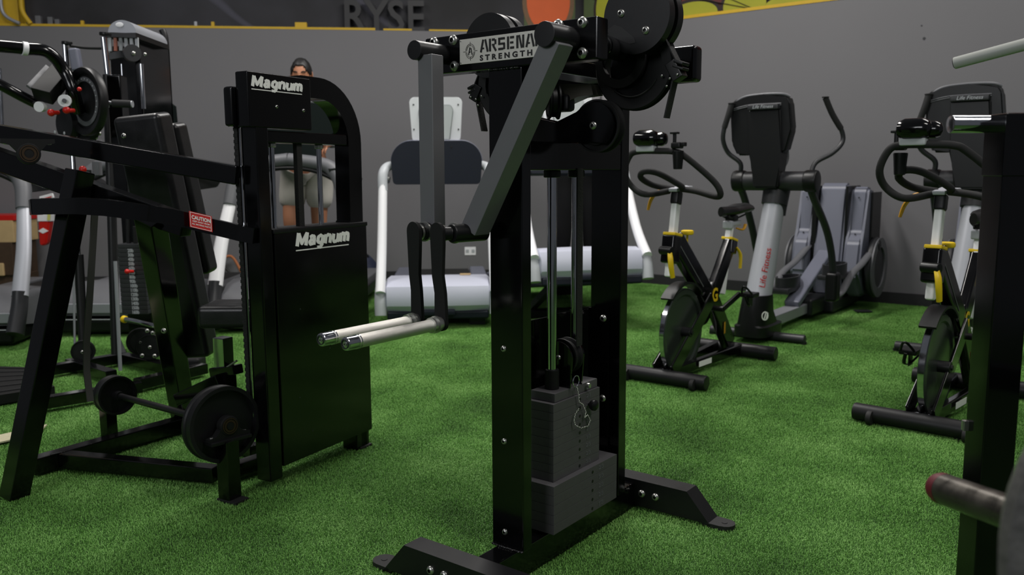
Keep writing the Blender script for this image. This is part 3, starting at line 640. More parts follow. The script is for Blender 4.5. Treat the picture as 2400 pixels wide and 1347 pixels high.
# ============================================================ indoor cycles
BD = 232.75
BK = Frame(.777, 4.298, BD)
def make_bike(label):
    t = thing('spin_bike', label, 'exercise bike', BK.o, BK.rz, 'indoor cycles in front of the right wall')
    def prt(b, n, m, par=None): return fin(b, n, m, par or t)
    # stabilisers
    b = MB(); b.cyl((0, -.27, .045), (0, .25, .045), .038, bev=.006); fs = prt(b, 'front_stabilizer', M_satin)
    for s in (-1, 1):
        b = MB(); b.cyl((.035, s*.19-.012, .035), (.035, s*.19+.012, .035), .032, bev=.006); prt(b, 'transport_wheel', M_rubber, fs)
        b = MB(); b.cyl((-.01, s*.15, .0), (-.01, s*.15, .02), .018); prt(b, 'leveller', M_rubber, fs)
    b = MB(); b.cyl((-.86, -.27, .05), (-.86, .29, .05), .04, bev=.006); rs = prt(b, 'rear_stabilizer', M_satin)
    b = MB(); b.cyl((-.86, .2, 0), (-.86, .2, .02), .018); prt(b, 'leveller', M_rubber, rs)
    # frame: V of head tube and seat tube, down strut to the rear, fork legs, base rails
    b = MB()
    b.beam((-.115, 0, .745), (-.53, 0, .40), .055, .12, up=(0, 1, 0) if False else Z, bev=.014)
    b.beam((-.835, 0, .69), (-.575, 0, .38), .05, .10, up=Z, bev=.014)
    b.beam((-.53, 0, .45), (-.86, 0, .07), .05, .11, up=Z, bev=.014)
    b.beam((-.085, 0, .775), (-.06, 0, .63), .075, .085, up=X, bev=.012)
    b.beam((-.84, 0, .705), (-.825, 0, .62), .065, .08, up=X, bev=.01)
    for s in (-1, 1):
        b.beam((-.50, s*.045, .40), (-.02, s*.052, .07), .014, .082, up=Z, bev=.004)
    b.beam((-.02, .02, .055), (-.86, .075, .06), .04, .055, up=Z, bev=.012); b.beam((-.02, -.02, .055), (-.86, -.075, .06), .04, .055, up=Z, bev=.012)
    fr = prt(b, 'frame', M_gloss)
    text(fr, 'logo', 'G', (-.535, .0305, .372), -X, Z, .105, M_yel, ext=.0006, off=.003); text(fr, 'number', '1', (-.70, .0305, .165), (-.75, 0, .1), Z, .085, M_orange, ext=.0006, off=.005)
    b = MB(); b.beam((-.30, .0685, .062), (-.44, .078, .062), .001, .03, up=Z); prt(b, 'data_label', M_white, fr)
    b = MB(); b.beam((-.12, .029, .72), (-.42, .029, .47), .001, .006, up=Z); prt(b, 'model_stripe', M_gplast, fr)
    # flywheel with polished faces and magnets
    b = MB(); b.lathe([(0, -.008), (.19, -.008), (.2, -.016), (.226, -.016), (.23, -.012), (.23, .012), (.226, .016), (.2, .016), (.19, .008), (0, .008)], (-.215, 0, .25), Y, 72); fw = prt(b, 'flywheel', M_wheel)
    b = MB(); b.ring((-.215, 0, .25), Y, .2285, .2325, .024, n=64); prt(b, 'rim', M_chrome, fw)
    b = MB(); b.cyl((-.215, -.06, .25), (-.215, .06, .25), .026, bev=.004); b.cyl((-.215, -.068, .25), (-.215, .068, .25), .012); prt(b, 'hub', M_satin, fw)
    b = MB(); b.sweep([Vector((-.215+.262*math.cos(a), 0, .25+.262*math.sin(a))) for a in [math.radians(48+i*7) for i in range(13)]], .012, .07, up=Y); prt(b, 'wheel_guard', M_black)
    b = MB()
    # drive housing and cranks
    b.cyl((-.58, -.06, .33), (-.58, -.03, .33), .105, bev=.01); b.beam((-.58, -.045, .33), (-.215, -.045, .25), .03, .13, up=Z, bev=.01); prt(b, 'drive_guard', M_black)
    for s, a in ((1, math.radians(155)), (-1, math.radians(-25))):
        e = Vector((-.58+.17*math.cos(a), s*.11, .33+.17*math.sin(a)))
        b = MB(); b.beam((-.58, s*.075, .33), e, .018, .03, up=Z, bev=.005); b.cyl((-.58, 0, .33), (-.58, s*.08, .33), .016); c = prt(b, 'crank', M_black if s > 0 else M_chrome)
        b = MB(); b.box(e+Vector((0, s*.06, 0)), (.095, .08, .025), bev=.006); b.tube([e+Vector((.045, s*.03, .01)), e+Vector((.085, s*.05, .05)), e+Vector((.085, s*.07, .05)), e+Vector((.045, s*.09, .01))], .006); b.box(e+Vector((-.01, s*.06, -.04)), (.06, .004, .06)); b.tube([e+Vector((-.04, s*.03, -.02)), e+Vector((.0, s*.06, -.06)), e+Vector((.05, s*.07, -.05)), e+Vector((.07, s*.06, 0))], .008, flat=(1, .35)); prt(b, 'pedal', M_black, c)
    # posts
    b = MB(); b.beam((-.055, 0, .56), (-.128, 0, .975), .034, .052, up=X, bev=.014); prt(b, 'handlebar_post', M_wmetal)
    b = MB(); b.beam((-.118, 0, .93), (-.133, 0, 1.0), .045, .062, up=X, bev=.012); prt(b, 'post_sleeve', M_satin)
    b = MB(); b.beam((-.73, 0, .39), (-.835, 0, .81), .034, .05, up=X, bev=.014); prt(b, 'seat_post', M_wmetal)
    for c, ax in (((-.092, 0, .778), (-.17, 0, 1)), ((-.83, 0, .705), (-.24, 0, 1))):
        b = MB(); a_ = Vector(ax).normalized(); b.beam(Vector(c)-a_*.008, Vector(c)+a_*.008, .07, .092, up=X, bev=.007); prt(b, 'collar', M_yel)
    b = MB(); b.tube([(.0, .03, .70), (.02, .045, .665), (.02, .05, .62), (.0, .05, .565)], [.011, .014, .014, .012], flat=(1, .6)); prt(b, 'adjust_lever', M_yel)
    b = MB(); b.cyl((-.02, -.03, .70), (.0, .045, .70), .022, bev=.004); prt(b, 'lever_clamp', M_black)
    b = MB(); b.tube([(-.86, .03, .655), (-.885, .045, .61), (-.88, .048, .53)], [.01, .014, .012], flat=(1, .6)); prt(b, 'adjust_lever', M_yel)
    b = MB(); b.cyl((-.262, 0, .765), (-.262, 0, .79), .034, bev=.008); b.cyl((-.262, 0, .765), (-.258, 0, .68), .006); prt(b, 'resistance_knob', M_yel)
    b = MB(); b.cyl((-.258, 0, .70), (-.255, 0, .65), .014); prt(b, 'knob_collar', M_gplast)
    # seat
    b = MB()
    n = 12; prof = [(.26, .018), (.24, .022), (.16, .026), (.08, .045), (.0, .075), (-.05, .08), (-.085, .06), (-.10, .02)]
    n0 = len(b.bm.faces); rings = []
    for x, w in prof:
        rings.append([b.bm.verts.new((-.95+x, w*math.cos(a), .868+.03*math.sin(a)*(1 if math.sin(a) > 0 else .9)+(.012 if x < .05 else 0))) for a in [2*PI*i/n for i in range(n)]])
    for p, q in zip(rings, rings[1:]):
        for i in range(n): b.bm.faces.new((p[i], p[(i+1) % n], q[(i+1) % n], q[i]))
    b.bm.faces.new(rings[0]); b.bm.faces.new(rings[-1][::-1]); bmesh.ops.subdivide_edges(b.bm, edges=[], cuts=1)
    st = prt(b, 'saddle', M_vinyl)
    b = MB(); b.tube([(-.75, .02, .845), (-.84, .022, .825), (-.95, .04, .845)], .005); b.tube([(-.75, -.02, .845), (-.84, -.022, .825), (-.95, -.04, .845)], .005); b.box((-.85, 0, .828), (.06, .06, .03), bev=.006); prt(b, 'saddle_rail', M_black, st)
    b = MB(); b.box((-.87, 0, .795), (.15, .05, .03), bev=.008); b.box((-.80, 0, .79), (.03, .06, .045), bev=.008); prt(b, 'seat_slider', M_silver)
    b = MB(); b.tube([(-.9, .01, .765), (-.95, .03, .755), (-.975, .035, .785)], [.008, .01, .012], flat=(1, .6)); prt(b, 'slider_lever', M_orange)
    # handlebars: outer loop bar and inner loop
    b = MB(); hb = [(-.10, -.03, 1.0), (.03, -.10, .985), (.05, -.17, 1.03), (.09, -.185, 1.10), (.10, -.15, 1.18), (.10, -.10, 1.20), (.10, .0, 1.20), (.08, .085, 1.195), (.05, .13, 1.17), (-.02, .24, 1.06), (-.04, .275, 1.0), (-.06, .25, .975), (-.10, .12, 1.0), (-.12, .03, 1.01)]
    b.tube(hb, .0155, n=14, smooth=6); h = prt(b, 'handlebar', M_foam)
    b = MB(); b.tube([(-.13, -.02, 1.01), (-.06, -.1, 1.03), (.02, -.13, 1.07), (.04, -.10, 1.10), (0, -.04, 1.09), (-.08, .04, 1.03), (-.13, .03, 1.01)], .0155, n=14); prt(b, 'aero_bar', M_foam, h)
    b = MB(); b.box((-.145, .0, 1.012), (.13, .05, .018), bev=.004, ry=.1); b.box((-.17, .045, 1.01), (.05, .03, .03), bev=.006); prt(b, 'bar_clamp', M_silver)
    b = MB(); b.tube([(-.10, -.04, 1.0), (-.10, -.095, .995), (-.105, -.135, .955), (-.11, -.155, .90)], [.010, .015, .014, .010], flat=(1, .6)); prt(b, 'clamp_lever', M_orange)
    # console puck
    b = MB(); b.cyl((.11, -.122, 1.262), (.11, .012, 1.262), .042, bev=.034, n=32); b.cyl((.08, -.06, 1.258), (.08, .045, 1.258), .034, bev=.026, n=28); cns = prt(b, 'console', M_gloss)
    b = MB(); b.box((.10, -.055, 1.212), (.055, .1, .032), bev=.012); prt(b, 'console_bracket', M_lgrey, cns)
    b = MB(); b.cyl((.08, .105, 1.11), (.08, .105, 1.2), .022, .028, bev=.004); b.box((.08, .10, 1.225), (.05, .05, .03), bev=.01); b.box((.08, .085, 1.255), (.015, .015, .06), bev=.003); b.box((.08, .085, 1.285), (.03, .04, .01), bev=.003); b.box((.08, .13, 1.23), (.03, .03, .02), bev=.004); prt(b, 'phone_holder', M_black)
    return t
bike = make_bike('black indoor cycle with yellow levers just right of the central tower')
bike2 = copy_tree(bike, (1.716, 3.467, 0), math.radians(BD-4), 'black indoor cycle with yellow levers partly behind the black post at right')
for c_ in bike2.children:
    if c_.name.startswith('phone_holder'): c_.location = (-.02, -.22, -.03)
# ============================================================ elliptical trainers
EF = Frame(1.568, 5.415, BD)
def make_elliptical(label):
    t = thing('elliptical_trainer', label, 'elliptical trainer', EF.o, EF.rz, 'elliptical trainers along the right wall')
    def prt(b, n, m, par=None): return fin(b, n, m, par or t)
    b = MB(); b.cyl((-.08, -.33, .035), (-.08, .31, .035), .03, bev=.008); ft = prt(b, 'front_foot', M_gdark)
    for s in (-.32, .3): b = MB(); b.cyl((-.08, s, 0), (-.08, s, .02), .02); prt(b, 'leveller', M_rubber, ft)
    # boot
    b = MB(); 
    def loft(secs, n=28, m=None):
        R = []
        for (cx, cy, cz, rx, ry, e) in secs:
            R.append([b.bm.verts.new((cx+rx*math.copysign(abs(math.cos(a))**e, math.cos(a)), cy+ry*math.copysign(abs(math.sin(a))**e, math.sin(a)), cz)) for a in [2*PI*i/n for i in range(n)]])
        for p, q in zip(R, R[1:]):
            for i in range(n): b.bm.faces.new((p[i], p[(i+1) % n], q[(i+1) % n], q[i]))
        b.bm.faces.new(R[0][::-1]); b.bm.faces.new(R[-1])
    loft([(-.08, 0, .045, .19, .115, .5), (-.08, 0, .11, .19, .115, .5), (-.06, 0, .12, .165, .10, .6), (-.03, .005, .2, .135, .095, .8), (-.03, .01, .31, .115, .09, 1)])
    bt = prt(b, 'column_boot', M_black)
    text(bt, 'emblem', 'O', (.098, .085, .160), (-.8, .6, 0), Z, .085, M_white, ext=.0006, xs=.8); text(bt, 'emblem', '//', (.082, .098, .172), (-.8, .6, 0), Z, .05, M_white, ext=.0006, off=.002)
    b = MB(); c0 = Vector((-.03, .01, .27)); c1 = Vector((-.19, .045, .93))
    b.cyl(c0, c1, .083, .066, n=40); cl = prt(b, 'column', M_silver)
    d = (c1-c0).normalized(); side = Vector((-.38, .92, 0)).normalized()
    text(cl, 'lettering', 'Life Fitness', c0.lerp(c1, .13)+Vector((.75, .66, 0))*.0815, d, Vector((.66, -.75, 0)), .058, M_red, ext=.001, shear=.25, off=.0)
    b = MB(); b.cyl(c1-d*.05, c1+d*.13, .082, .088, n=36); b.cyl(c1-d*.12+Vector((-.03, 0, 0)), c1+d*.02, .072, .082, n=36); prt(b, 'column_sleeve', M_gdark)
    b = MB(); 
    b.cyl((-.16, -.19, 1.035), (-.16, .30, 1.035), .062, bev=.012); pb = prt(b, 'pivot_housing', M_gdark)
    for y in (-.19, .28): b = MB(); b.cyl((-.16, y-.04, 1.035), (-.16, y+.045, 1.035), .07, bev=.014); prt(b, 'pivot_cap', M_black, pb)
    # console neck and console
    b = MB(); b.prism([(-.06, y_, z_) for y_, z_ in ((-.06, .99), (.10, .99), (.105, 1.12), (.115, 1.22), (.10, 1.49), (-.115, 1.49), (-.10, 1.22), (-.075, 1.12))], (-.13, 0, 0))
    bmesh.ops.bevel(b.bm, geom=b.bm.edges[:], offset=.012, segments=3, affect='EDGES'); nk = prt(b, 'console_neck', M_black)
    b = MB(); b.box((-.062, -.005, 1.50), (.05, .20, .035), bev=.012); prt(b, 'neck_cap', M_gdark, nk)
    text(nk, 'lettering', 'Life Fitness', (-.034, -.07, 1.492), Y, Z, .03, M_lgrey, ext=.0006, shear=.25)
    b = MB(); pts = [(-.165, 1.20), (-.205, 1.28), (-.225, 1.52), (-.205, 1.555), (-.1, 1.575), (0, 1.582), (.1, 1.578), (.155, 1.565), (.175, 1.53), (.195, 1.36), (.16, 1.22), (.12, 1.205), (.06, 1.20), (-.06, 1.20)]
    b.prism([Vector((-.085, y-.02, z)) for y, z in pts], (-.085, 0, 0)); bmesh.ops.bevel(b.bm, geom=b.bm.edges[:], offset=.014, segments=3, affect='EDGES', clamp_overlap=True); cn = prt(b, 'console', M_black)
    b = MB(); b.tube([(-.11, -.22, 1.535), (-.10, -.15, 1.572), (-.10, -.02, 1.583), (-.10, .1, 1.578), (-.11, .145, 1.56)], .009); b.tube([(-.078, -.21, 1.50), (-.078, -.1, 1.52), (-.078, .1, 1.52)], .003); b.tube([(-.078, -.21, 1.49), (-.078, -.1, 1.51), (-.078, .1, 1.51)], .003); prt(b, 'console_trim', M_gplast, cn)
    b = MB(); b.box((-.175, -.02, 1.40), (.012, .30, .22), bev=.004); prt(b, 'screen', M_mgreen, cn)
    b = MB(); b.tube([(-.2, .06, 1.10), (-.26, .075, 1.17), (-.24, .08, 1.24)], .022); prt(b, 'side_grip', M_gplast, nk)
    # moving arms
    for s, off in ((1, 0), (-1, .0)):
        y0 = .275 if s > 0 else -.19
        if s > 0: pts = [(-.16, y0, 1.07), (-.19, y0+.02, 1.15), (-.26, y0+.10, 1.21), (-.32, y0+.14, 1.28), (-.31, y0+.13, 1.36), (-.27, y0+.085, 1.45), (-.23, y0+.05, 1.55)]
        else: pts = [(-.16, y0, 1.07), (-.14, y0+.01, 1.15), (-.10, y0-.06, 1.22), (-.06, y0-.08, 1.30), (-.05, y0-.07, 1.38), (-.05, y0-.045, 1.46), (-.06, y0-.03, 1.53)]
        b = MB(); b.tube(pts, .015, n=12); a_ = prt(b, 'moving_handle', M_gdark)
        b = MB(); b.tube([Vector(p) for p in pts[4:]], .0185, n=12); b.cyl(pts[-1], Vector(pts[-1])+Vector((0, 0, .008)), .022, bev=.003); prt(b, 'foam_grip', M_foam, a_)
        x1 = -.75 if s > 0 else -.62
        b = MB(); b.tube([(-.16, y0, 1.0), (-.25, y0, .92), (-.52 if s > 0 else -.4, y0, .72), (-.66 if s > 0 else -.5, y0, .55), (x1+.02, y0, .38)], .024, n=14); prt(b, 'lower_link', M_gdark, a_)
        b = MB(); b.box((x1+.02, y0, .30), (.11, .08, .2), bev=.02); prt(b, 'link_joint', M_black, a_)
        # pedal arm and pedal
        zp = .36 if s > 0 else .26
        b = MB(); b.tube([(x1, y0, .22), (x1-.2, y0-.0*s, .24), (x1-.42, y0, .34), (x1-.7, y0, .40), (x1-.98, y0+.02, .52)], .028, n=12, flat=(1, .7)); pa = prt(b, 'pedal_arm', M_gplast)
        b = MB(); b.box((x1-.3, y0-.085*s, zp-.02), (.36, .14, .035), bev=.014); b.sweep([Vector((x1-.3+.17*math.cos(a), y0-.085*s+.066*math.sin(a), zp+.03)) for a in [i*PI/10 for i in range(-4, 15)]], .012, .08, up=Z); prt(b, 'pedal', M_gdark, pa)
        b = MB(); b.cyl((x1-.98, y0-.02, .52), (x1-.98, y0+.055, .52), .042, bev=.01); prt(b, 'crank_cap', M_black, pa)
    # rails and ramp
    b = MB(); b.bb(-1.02, -.25, -.085, .025, .05, .125, bev=.008); prt(b, 'base_rail', M_silver2)
    b = MB(); b.bb(-1.35, -.98, -.12, .06, .03, .16, bev=.02); b.bb(-2.0, -1.3, -.2, .12, .02, .12, bev=.02); prt(b, 'rear_base', M_gdark)
    b = MB(); b.beam((-.8, -.03, .14), (-1.55, -.03, .46), .11, .05, up=Z, bev=.015); prt(b, 'ramp', M_gblue)
    # rear drive tower: a centre panel between two shells
    b = MB(); b.prism([(-1.50, -.12, .35), (-1.64, -.13, .97), (-1.68, -.13, 1.0), (-1.76, -.13, 1.0), (-1.92, -.12, .60), (-1.95, -.12, .12), (-1.55, -.12, .12)], (0, .22, 0)); bmesh.ops.bevel(b.bm, geom=b.bm.edges[:], offset=.02, segments=3, affect='EDGES'); prt(b, 'tower_panel', M_gblue)
    for y0, y1 in ((-.285, -.155), (.115, .245)):
        b = MB(); b.prism([(-1.46, y0, .30), (-1.52, y0, .55), (-1.60, y0, .62), (-1.65, y0, .95), (-1.68, y0, .975), (-1.80, y0, .96), (-1.98, y0, .62), (-2.0, y0, .12), (-1.6, y0, .12)], (0, y1-y0, 0)); bmesh.ops.bevel(b.bm, geom=b.bm.edges[:], offset=.022, segments=3, affect='EDGES'); sh = prt(b, 'tower_shell', M_gblue)
        for z in (.6, .88): b = MB(); b.cyl((-1.575-(z-.6)*.2, (y0+y1)/2, z+.01), (-1.568-(z-.6)*.2, (y0+y1)/2, z+.01), .006, n=8); prt(b, 'shell_screw', M_ink, sh)
    b = MB(); b.bb(-1.9, -1.56, -.155, -.118, .12, .98, bev=.004); b.bb(-1.9, -1.56, .098, .117, .12, .98, bev=.004); b.bb(-1.98, -1.72, .245, .262, .2, .93, bev=.005); prt(b, 'tower_core', M_black)
    for s in (-1, 1):
        y = .262 if s > 0 else -.30
        b = MB(); b.cyl((-1.78, y, .34), (-1.78, y+.05*s, .34), .24, bev=.02, n=48); dr = prt(b, 'drive_disc', M_gdark)
        b = MB(); b.ring((-1.78, y+.055*s, .34), Y, .16, .235, .012, n=48); prt(b, 'disc_ring', M_gplast, dr)
    return t
el = make_elliptical('silver-columned elliptical trainer with open space to its right')
el2 = copy_tree(el, (2.56, 4.83, 0), math.radians(BD), 'silver-columned elliptical trainer partly behind the black post at right')
# ============================================================ treadmills
def tread_white(name, label, x, y, tilt, rz, dp=0., dc=0.):
    """curved-hood treadmill with white posts, seen from its motor end"""
    t = thing(name, label, 'treadmill', (x, y, 0), rz, None)
    def prt(b, n, m, par=None): return fin(b, n, m, par or t)
    T = Matrix.Rotation(-tilt, 4, 'X')
    def tf(b, piv=Vector((0, 1.9, .1))):
        for v in b.bm.verts: v.co = piv+(T.to_3x3() @ (v.co-piv))
        return b
    # deck and hood
    b = MB(); b.bb(-.38, .38, .25, 2.05, .12, .2, bev=.02); prt(tf(b), 'deck', M_gdark)
    b = MB(); b.bb(-.25, .25, .4, 2.06, .19, .212, bev=.004); prt(tf(b), 'running_belt', M_belt)
    for s in (-1, 1): b = MB(); b.bb(s*.26, s*.40, .3, 2.05, .15, .235, bev=.02); prt(tf(b), 'side_rail', M_gblue)
    b = MB(); R = []
    prof = [(.60, .33), (.34, .345), (.20, .335), (.115, .305), (.085, .24), (.09, .17), (.13, .125), (.3, .10), (.6, .10)]
    for xx, k in ((-.375, .94), (-.36, .99), (-.2, 1), (0, 1.01), (.2, 1), (.36, .99), (.375, .94)):
        R.append([b.bm.verts.new((xx, .6+(py-.6)*k+abs(xx)**2*.18, .1+(pz-.1)*k)) for py, pz in prof])
    for p, q in zip(R, R[1:]):
        for i in range(len(prof)): b.bm.faces.new((p[i], p[(i+1) % len(prof)], q[(i+1) % len(prof)], q[i]))
    b.bm.faces.new(R[0]); b.bm.faces.new(R[-1][::-1]); hd = prt(tf(b), 'motor_hood', M_hood, None)
    b = MB(); b.bb(-.36, .36, .12, .62, .07, .128, bev=.02); b.bb(-.12, .12, .085, .2, .1, .14, bev=.01); prt(tf(b), 'hood_skirt', M_navy, hd)
    b = MB(); b.beam((.16, .5, .345), (.24, .5, .345), .03, .01); prt(tf(b), 'hood_label', M_wood if tilt == 0 else M_yel, hd)
    for s in (-1, 1):
        b = MB(); b.bb(s*.2, s*.36, 1.9, 2.0, 0, .13, bev=.01); prt(b, 'rear_foot', M_black)
        b = MB()
        if tilt: b.beam((s*.27, .9, .05), (s*.2, .3, .36), .05, .05)
        else: b.bb(s*.22, s*.34, .25, .32, 0, .13, bev=.01)
        prt(b, 'lift_leg', M_gdark)
    if tilt: b = MB(); b.bb(-.42, .42, .75, .85, 0, .07, bev=.02); prt(b, 'floor_bar', M_black)
    for s in (-1, 1):
        b = MB(); p0 = Vector((s*.405, .14, .10)); p1 = Vector((s*.395, .50, 1.06+dp))
        b.tube([p0+Vector((0, 0, .16)), p0.lerp(p1, .5), p1], [.036, .034, .032], n=18, smooth=4, flat=(1, 1.1)); po = prt(tf(b), 'upright_post', M_wmetal)
        b = MB(); b.tube([p0, p0+Vector((0, .02, .10)), p0+Vector((0, .055, .19))], [.042, .045, .040], n=18, smooth=4); prt(tf(b), 'post_shoe', M_lgrey, po)
        b = MB(); b.tube([p1-Vector((0, .03, .09)), p1+Vector((0, .01, .03)), p1+Vector((-s*.03, .07, .085)), p1+Vector((-s*.10, .10, .10))], [.035, .036, .034, .03], n=18); prt(tf(b), 'post_cap', M_lgrey, po)
        b = MB(); b.tube([p1+Vector((-s*.01, .05, .03)), p1+Vector((0, .3, .0)), p1+Vector((0, .45, -.02))], .022); prt(tf(b), 'side_handrail', M_gblue, po)
    # console shroud: navy rounded panel with lighter rim
    def rrect(w, zb, zt_, r, y, n=8, wb=None):
        wb = wb or w; pts = []
        for cx, cz, a0 in ((w-r, zt_-r, 0), (-w+r, zt_-r, PI/2)): pts += [Vector((cx+r*math.cos(a0+PI/2*i/n), y, cz+r*math.sin(a0+PI/2*i/n))) for i in range(n+1)]
        r2 = .03
        for cx, cz, a0 in ((-wb+r2, zb+r2, PI), (wb-r2, zb+r2, 1.5*PI)): pts += [Vector((cx+r2*math.cos(a0+PI/2*i/n), y, cz+r2*math.sin(a0+PI/2*i/n))) for i in range(n+1)]
        return pts
    b = MB(); b.prism(rrect(.335, 1.015, 1.335, .15, .52, wb=.325), (0, .12, 0)); bmesh.ops.translate(b.bm, verts=b.bm.verts, vec=(0, 0, dc)); bmesh.ops.bevel(b.bm, geom=b.bm.edges[:], offset=.02, segments=3, affect='EDGES', clamp_overlap=True); cs = prt(tf(b), 'console_shroud', M_navy)
    b = MB(); b.tube([Vector((p.x, .585, p.z+dc)) for p in rrect(.325, 1.1, 1.325, .145, .58)[:18]], .018, n=10, smooth=1); prt(tf(b), 'shroud_rim', M_gblue, cs)
    for sx in (-.11, .11): b = MB(); b.cyl((sx, .52, 1.29+dc), (sx, .517, 1.29+dc), .007, n=8); prt(tf(b), 'shroud_screw', M_ink, cs)
    # tv monitor back
    b = MB(); b.prism(rrect(.195, 1.33+dc, 1.655+dc, .04, .60, wb=.18), (0, .05, 0)); bmesh.ops.bevel(b.bm, geom=b.bm.edges[:], offset=.015, segments=3, affect='EDGES', clamp_overlap=True); mo = prt(tf(b), 'monitor', mat('pale_monitor_plastic', (206, 209, 212), .45))
    b = MB(); b.prism([(x_, .597, z_+dc) for x_, z_ in ((-.1, 1.34), (-.13, 1.56), (-.11, 1.60), (.11, 1.60), (.13, 1.56), (.1, 1.34))], (0, -.012, 0)); bmesh.ops.bevel(b.bm, geom=b.bm.edges[:], offset=.006, segments=2, affect='EDGES'); prt(tf(b), 'back_cover', M_gblue if False else mat('monitor_back_grey', (170, 176, 176), .5), mo)
    b = MB(); b.cyl((0, .60, 1.36+dc), (0, .56, 1.33+dc), .045, bev=.01); b.beam((0, .57, 1.31+dc), (0, .6, 1.4+dc), .06, .05); prt(tf(b), 'monitor_mount', M_wmetal, mo)
    for sx in (-.165, .165):
        for z in (1.42, 1.60): b = MB(); b.cyl((sx, .60, z+dc), (sx, .597, z+dc), .006, n=8); prt(tf(b), 'monitor_screw', M_ink, mo)
    b = MB(); b.cyl((-.37, .52, 1.06+dp), (-.345, .51, 1.06+dp), .014); prt(tf(b), 'knob', M_steel)
    return t
tread_white('treadmill', 'treadmill with white posts and a light grey monitor back behind the swing arms', -.515, 5.80, 0, math.radians(4))
tread_white('treadmill', 'raised treadmill with white posts and a man in black trousers, behind the central tower', .585, 5.62, math.radians(8.5), math.radians(12), -.20, -.12)
def tread_dark(label, x, y, rz=0, ear=True, ms=1., cw=1.):
    t = thing('treadmill', label, 'treadmill', (x, y, 0), rz)
    def prt(b, n, m, par=None): return fin(b, n, m, par or t)
    b = MB(); b.bb(-.42, .42, .3, 2.05, .08, .2, bev=.03); prt(b, 'deck', M_gdark)
    b = MB(); b.bb(-.27, .27, .45, 2.06, .19, .212, bev=.004); prt(b, 'running_belt', M_belt)
    for s in (-1, 1): b = MB(); b.bb(s*.27, s*.40, .45, 2.04, .17, .235, bev=.02); prt(b, 'side_rail', M_gplast)
    b = MB(); R = []
    prof = [(.62, .34), (.36, .36), (.20, .34), (.09, .28), (.05, .22), (.06, .15), (.3, .12), (.62, .12)]
    for xx, k in ((-.44, .80), (-.41, .95), (-.25, 1), (0, 1.02), (.25, 1), (.41, .95), (.44, .80)):
        R.append([b.bm.verts.new((xx, .62+(py-.62)*k, .1+(pz-.1)*k)) for py, pz in prof])
    for p, q in zip(R, R[1:]):
        for i in range(len(prof)): b.bm.faces.new((p[i], p[(i+1) % len(prof)], q[(i+1) % len(prof)], q[i]))
    b.bm.faces.new(R[0]); b.bm.faces.new(R[-1][::-1]); hd = prt(b, 'motor_hood', M_gplast)
    b = MB(); b.bb(-.42, .42, .06, .6, .03, .13, bev=.03); b.bb(-.43, .43, .045, .08, .118, .132, bev=.004); sk = prt(b, 'hood_skirt', M_black, hd)
    b = MB(); b.bb(-.425, .425, .038, .06, .17, .235, bev=.012); prt(b, 'silver_band', M_silver2, hd)
    b = MB(); b.bb(-.43, .43, .04, .05, .124, .13); prt(b, 'trim_line', M_lgrey, hd)
    b = MB(); b.cyl((-.3, .25, 0), (-.3, .25, .09), .03); b.cyl((.3, .25, 0), (.3, .25, .09), .03); b.cyl((-.3, 1.9, 0), (-.3, 1.9, .09), .03); b.cyl((.3, 1.9, 0), (.3, 1.9, .09), .03); prt(b, 'levelling_foot', M_rubber)
    for s in (-1, 1):
        b = MB(); b.tube([(s*.455, .12, .33), (s*.44, .25, .62), (s*.40, .38, .92)], [.052, .047, .042], n=18, smooth=5, flat=(.8, 1)); po = prt(b, 'upright_post', M_wmetal if ms > .9 else M_silver)
        b = MB(); b.tube([(s*.455, .02, .10), (s*.456, .10, .26), (s*.455, .13, .36)], [.062, .058, .055], n=18, smooth=4, flat=(.8, 1)); prt(b, 'post_shoe', M_gdark, po)
        b = MB(); b.tube([(s*.405, .36, .88), (s*.385, .42, 1.02), (s*.33, .46, 1.11), (s*.24, .47, 1.165), (0, .47, 1.20)], [.046, .052, .055, .05, .048], n=18, smooth=6); prt(b, 'arch_handle', M_gplast if ms else M_silver, po)
        b = MB(); b.prism([(s*.34, .40, 1.14), (s*.42, .42, 1.13), (s*.47, .7, 1.10), (s*.47, .85, 1.06), (s*.43, .85, 1.0), (s*.38, .45, .98)], (-s*.05, 0, 0)); bmesh.ops.bevel(b.bm, geom=b.bm.edges[:], offset=.015, segments=3, affect='EDGES', clamp_overlap=True); prt(b, 'side_handrail', M_gdark, po)
    b = MB(); b.tube([(-.36, .44, 1.04), (-.2, .45, 1.115), (0, .45, 1.14), (.2, .45, 1.115), (.36, .44, 1.04)], .016); prt(b, 'under_rail', M_black)
    if not cw: return t
    b = MB(); b.prism([(x_*s_*cw, .50+(z_-1.19)*.3, z_) for s_, L_ in ((-1, [(.21, 1.19), (.23, 1.33), (.30, 1.38), (.325, 1.42), (.29, 1.59), (.25, 1.612)]), (1, [(.25, 1.612), (.29, 1.59), (.325, 1.42), (.30, 1.38), (.23, 1.33), (.21, 1.19)])) for x_, z_ in L_], (0, .07, 0)); cn = prt(b, 'console', M_mgreen)
    b = MB(); b.tube([(-.25*cw, .64, 1.615), (0, .645, 1.625), (.25*cw, .64, 1.615)], .014); prt(b, 'console_trim', M_gplast, cn)
    return t
tread_dark('dark treadmill with silver arch handle that the man in pale shorts stands on', -1.61, 5.72)
tread_dark('dark treadmill behind the chrome and black cable machine at left', -2.66, 5.62, cw=.74)
tread_dark('dark treadmill cut off by the left edge of the photo', -3.60, 5.22, math.radians(4), True, .5, 0)
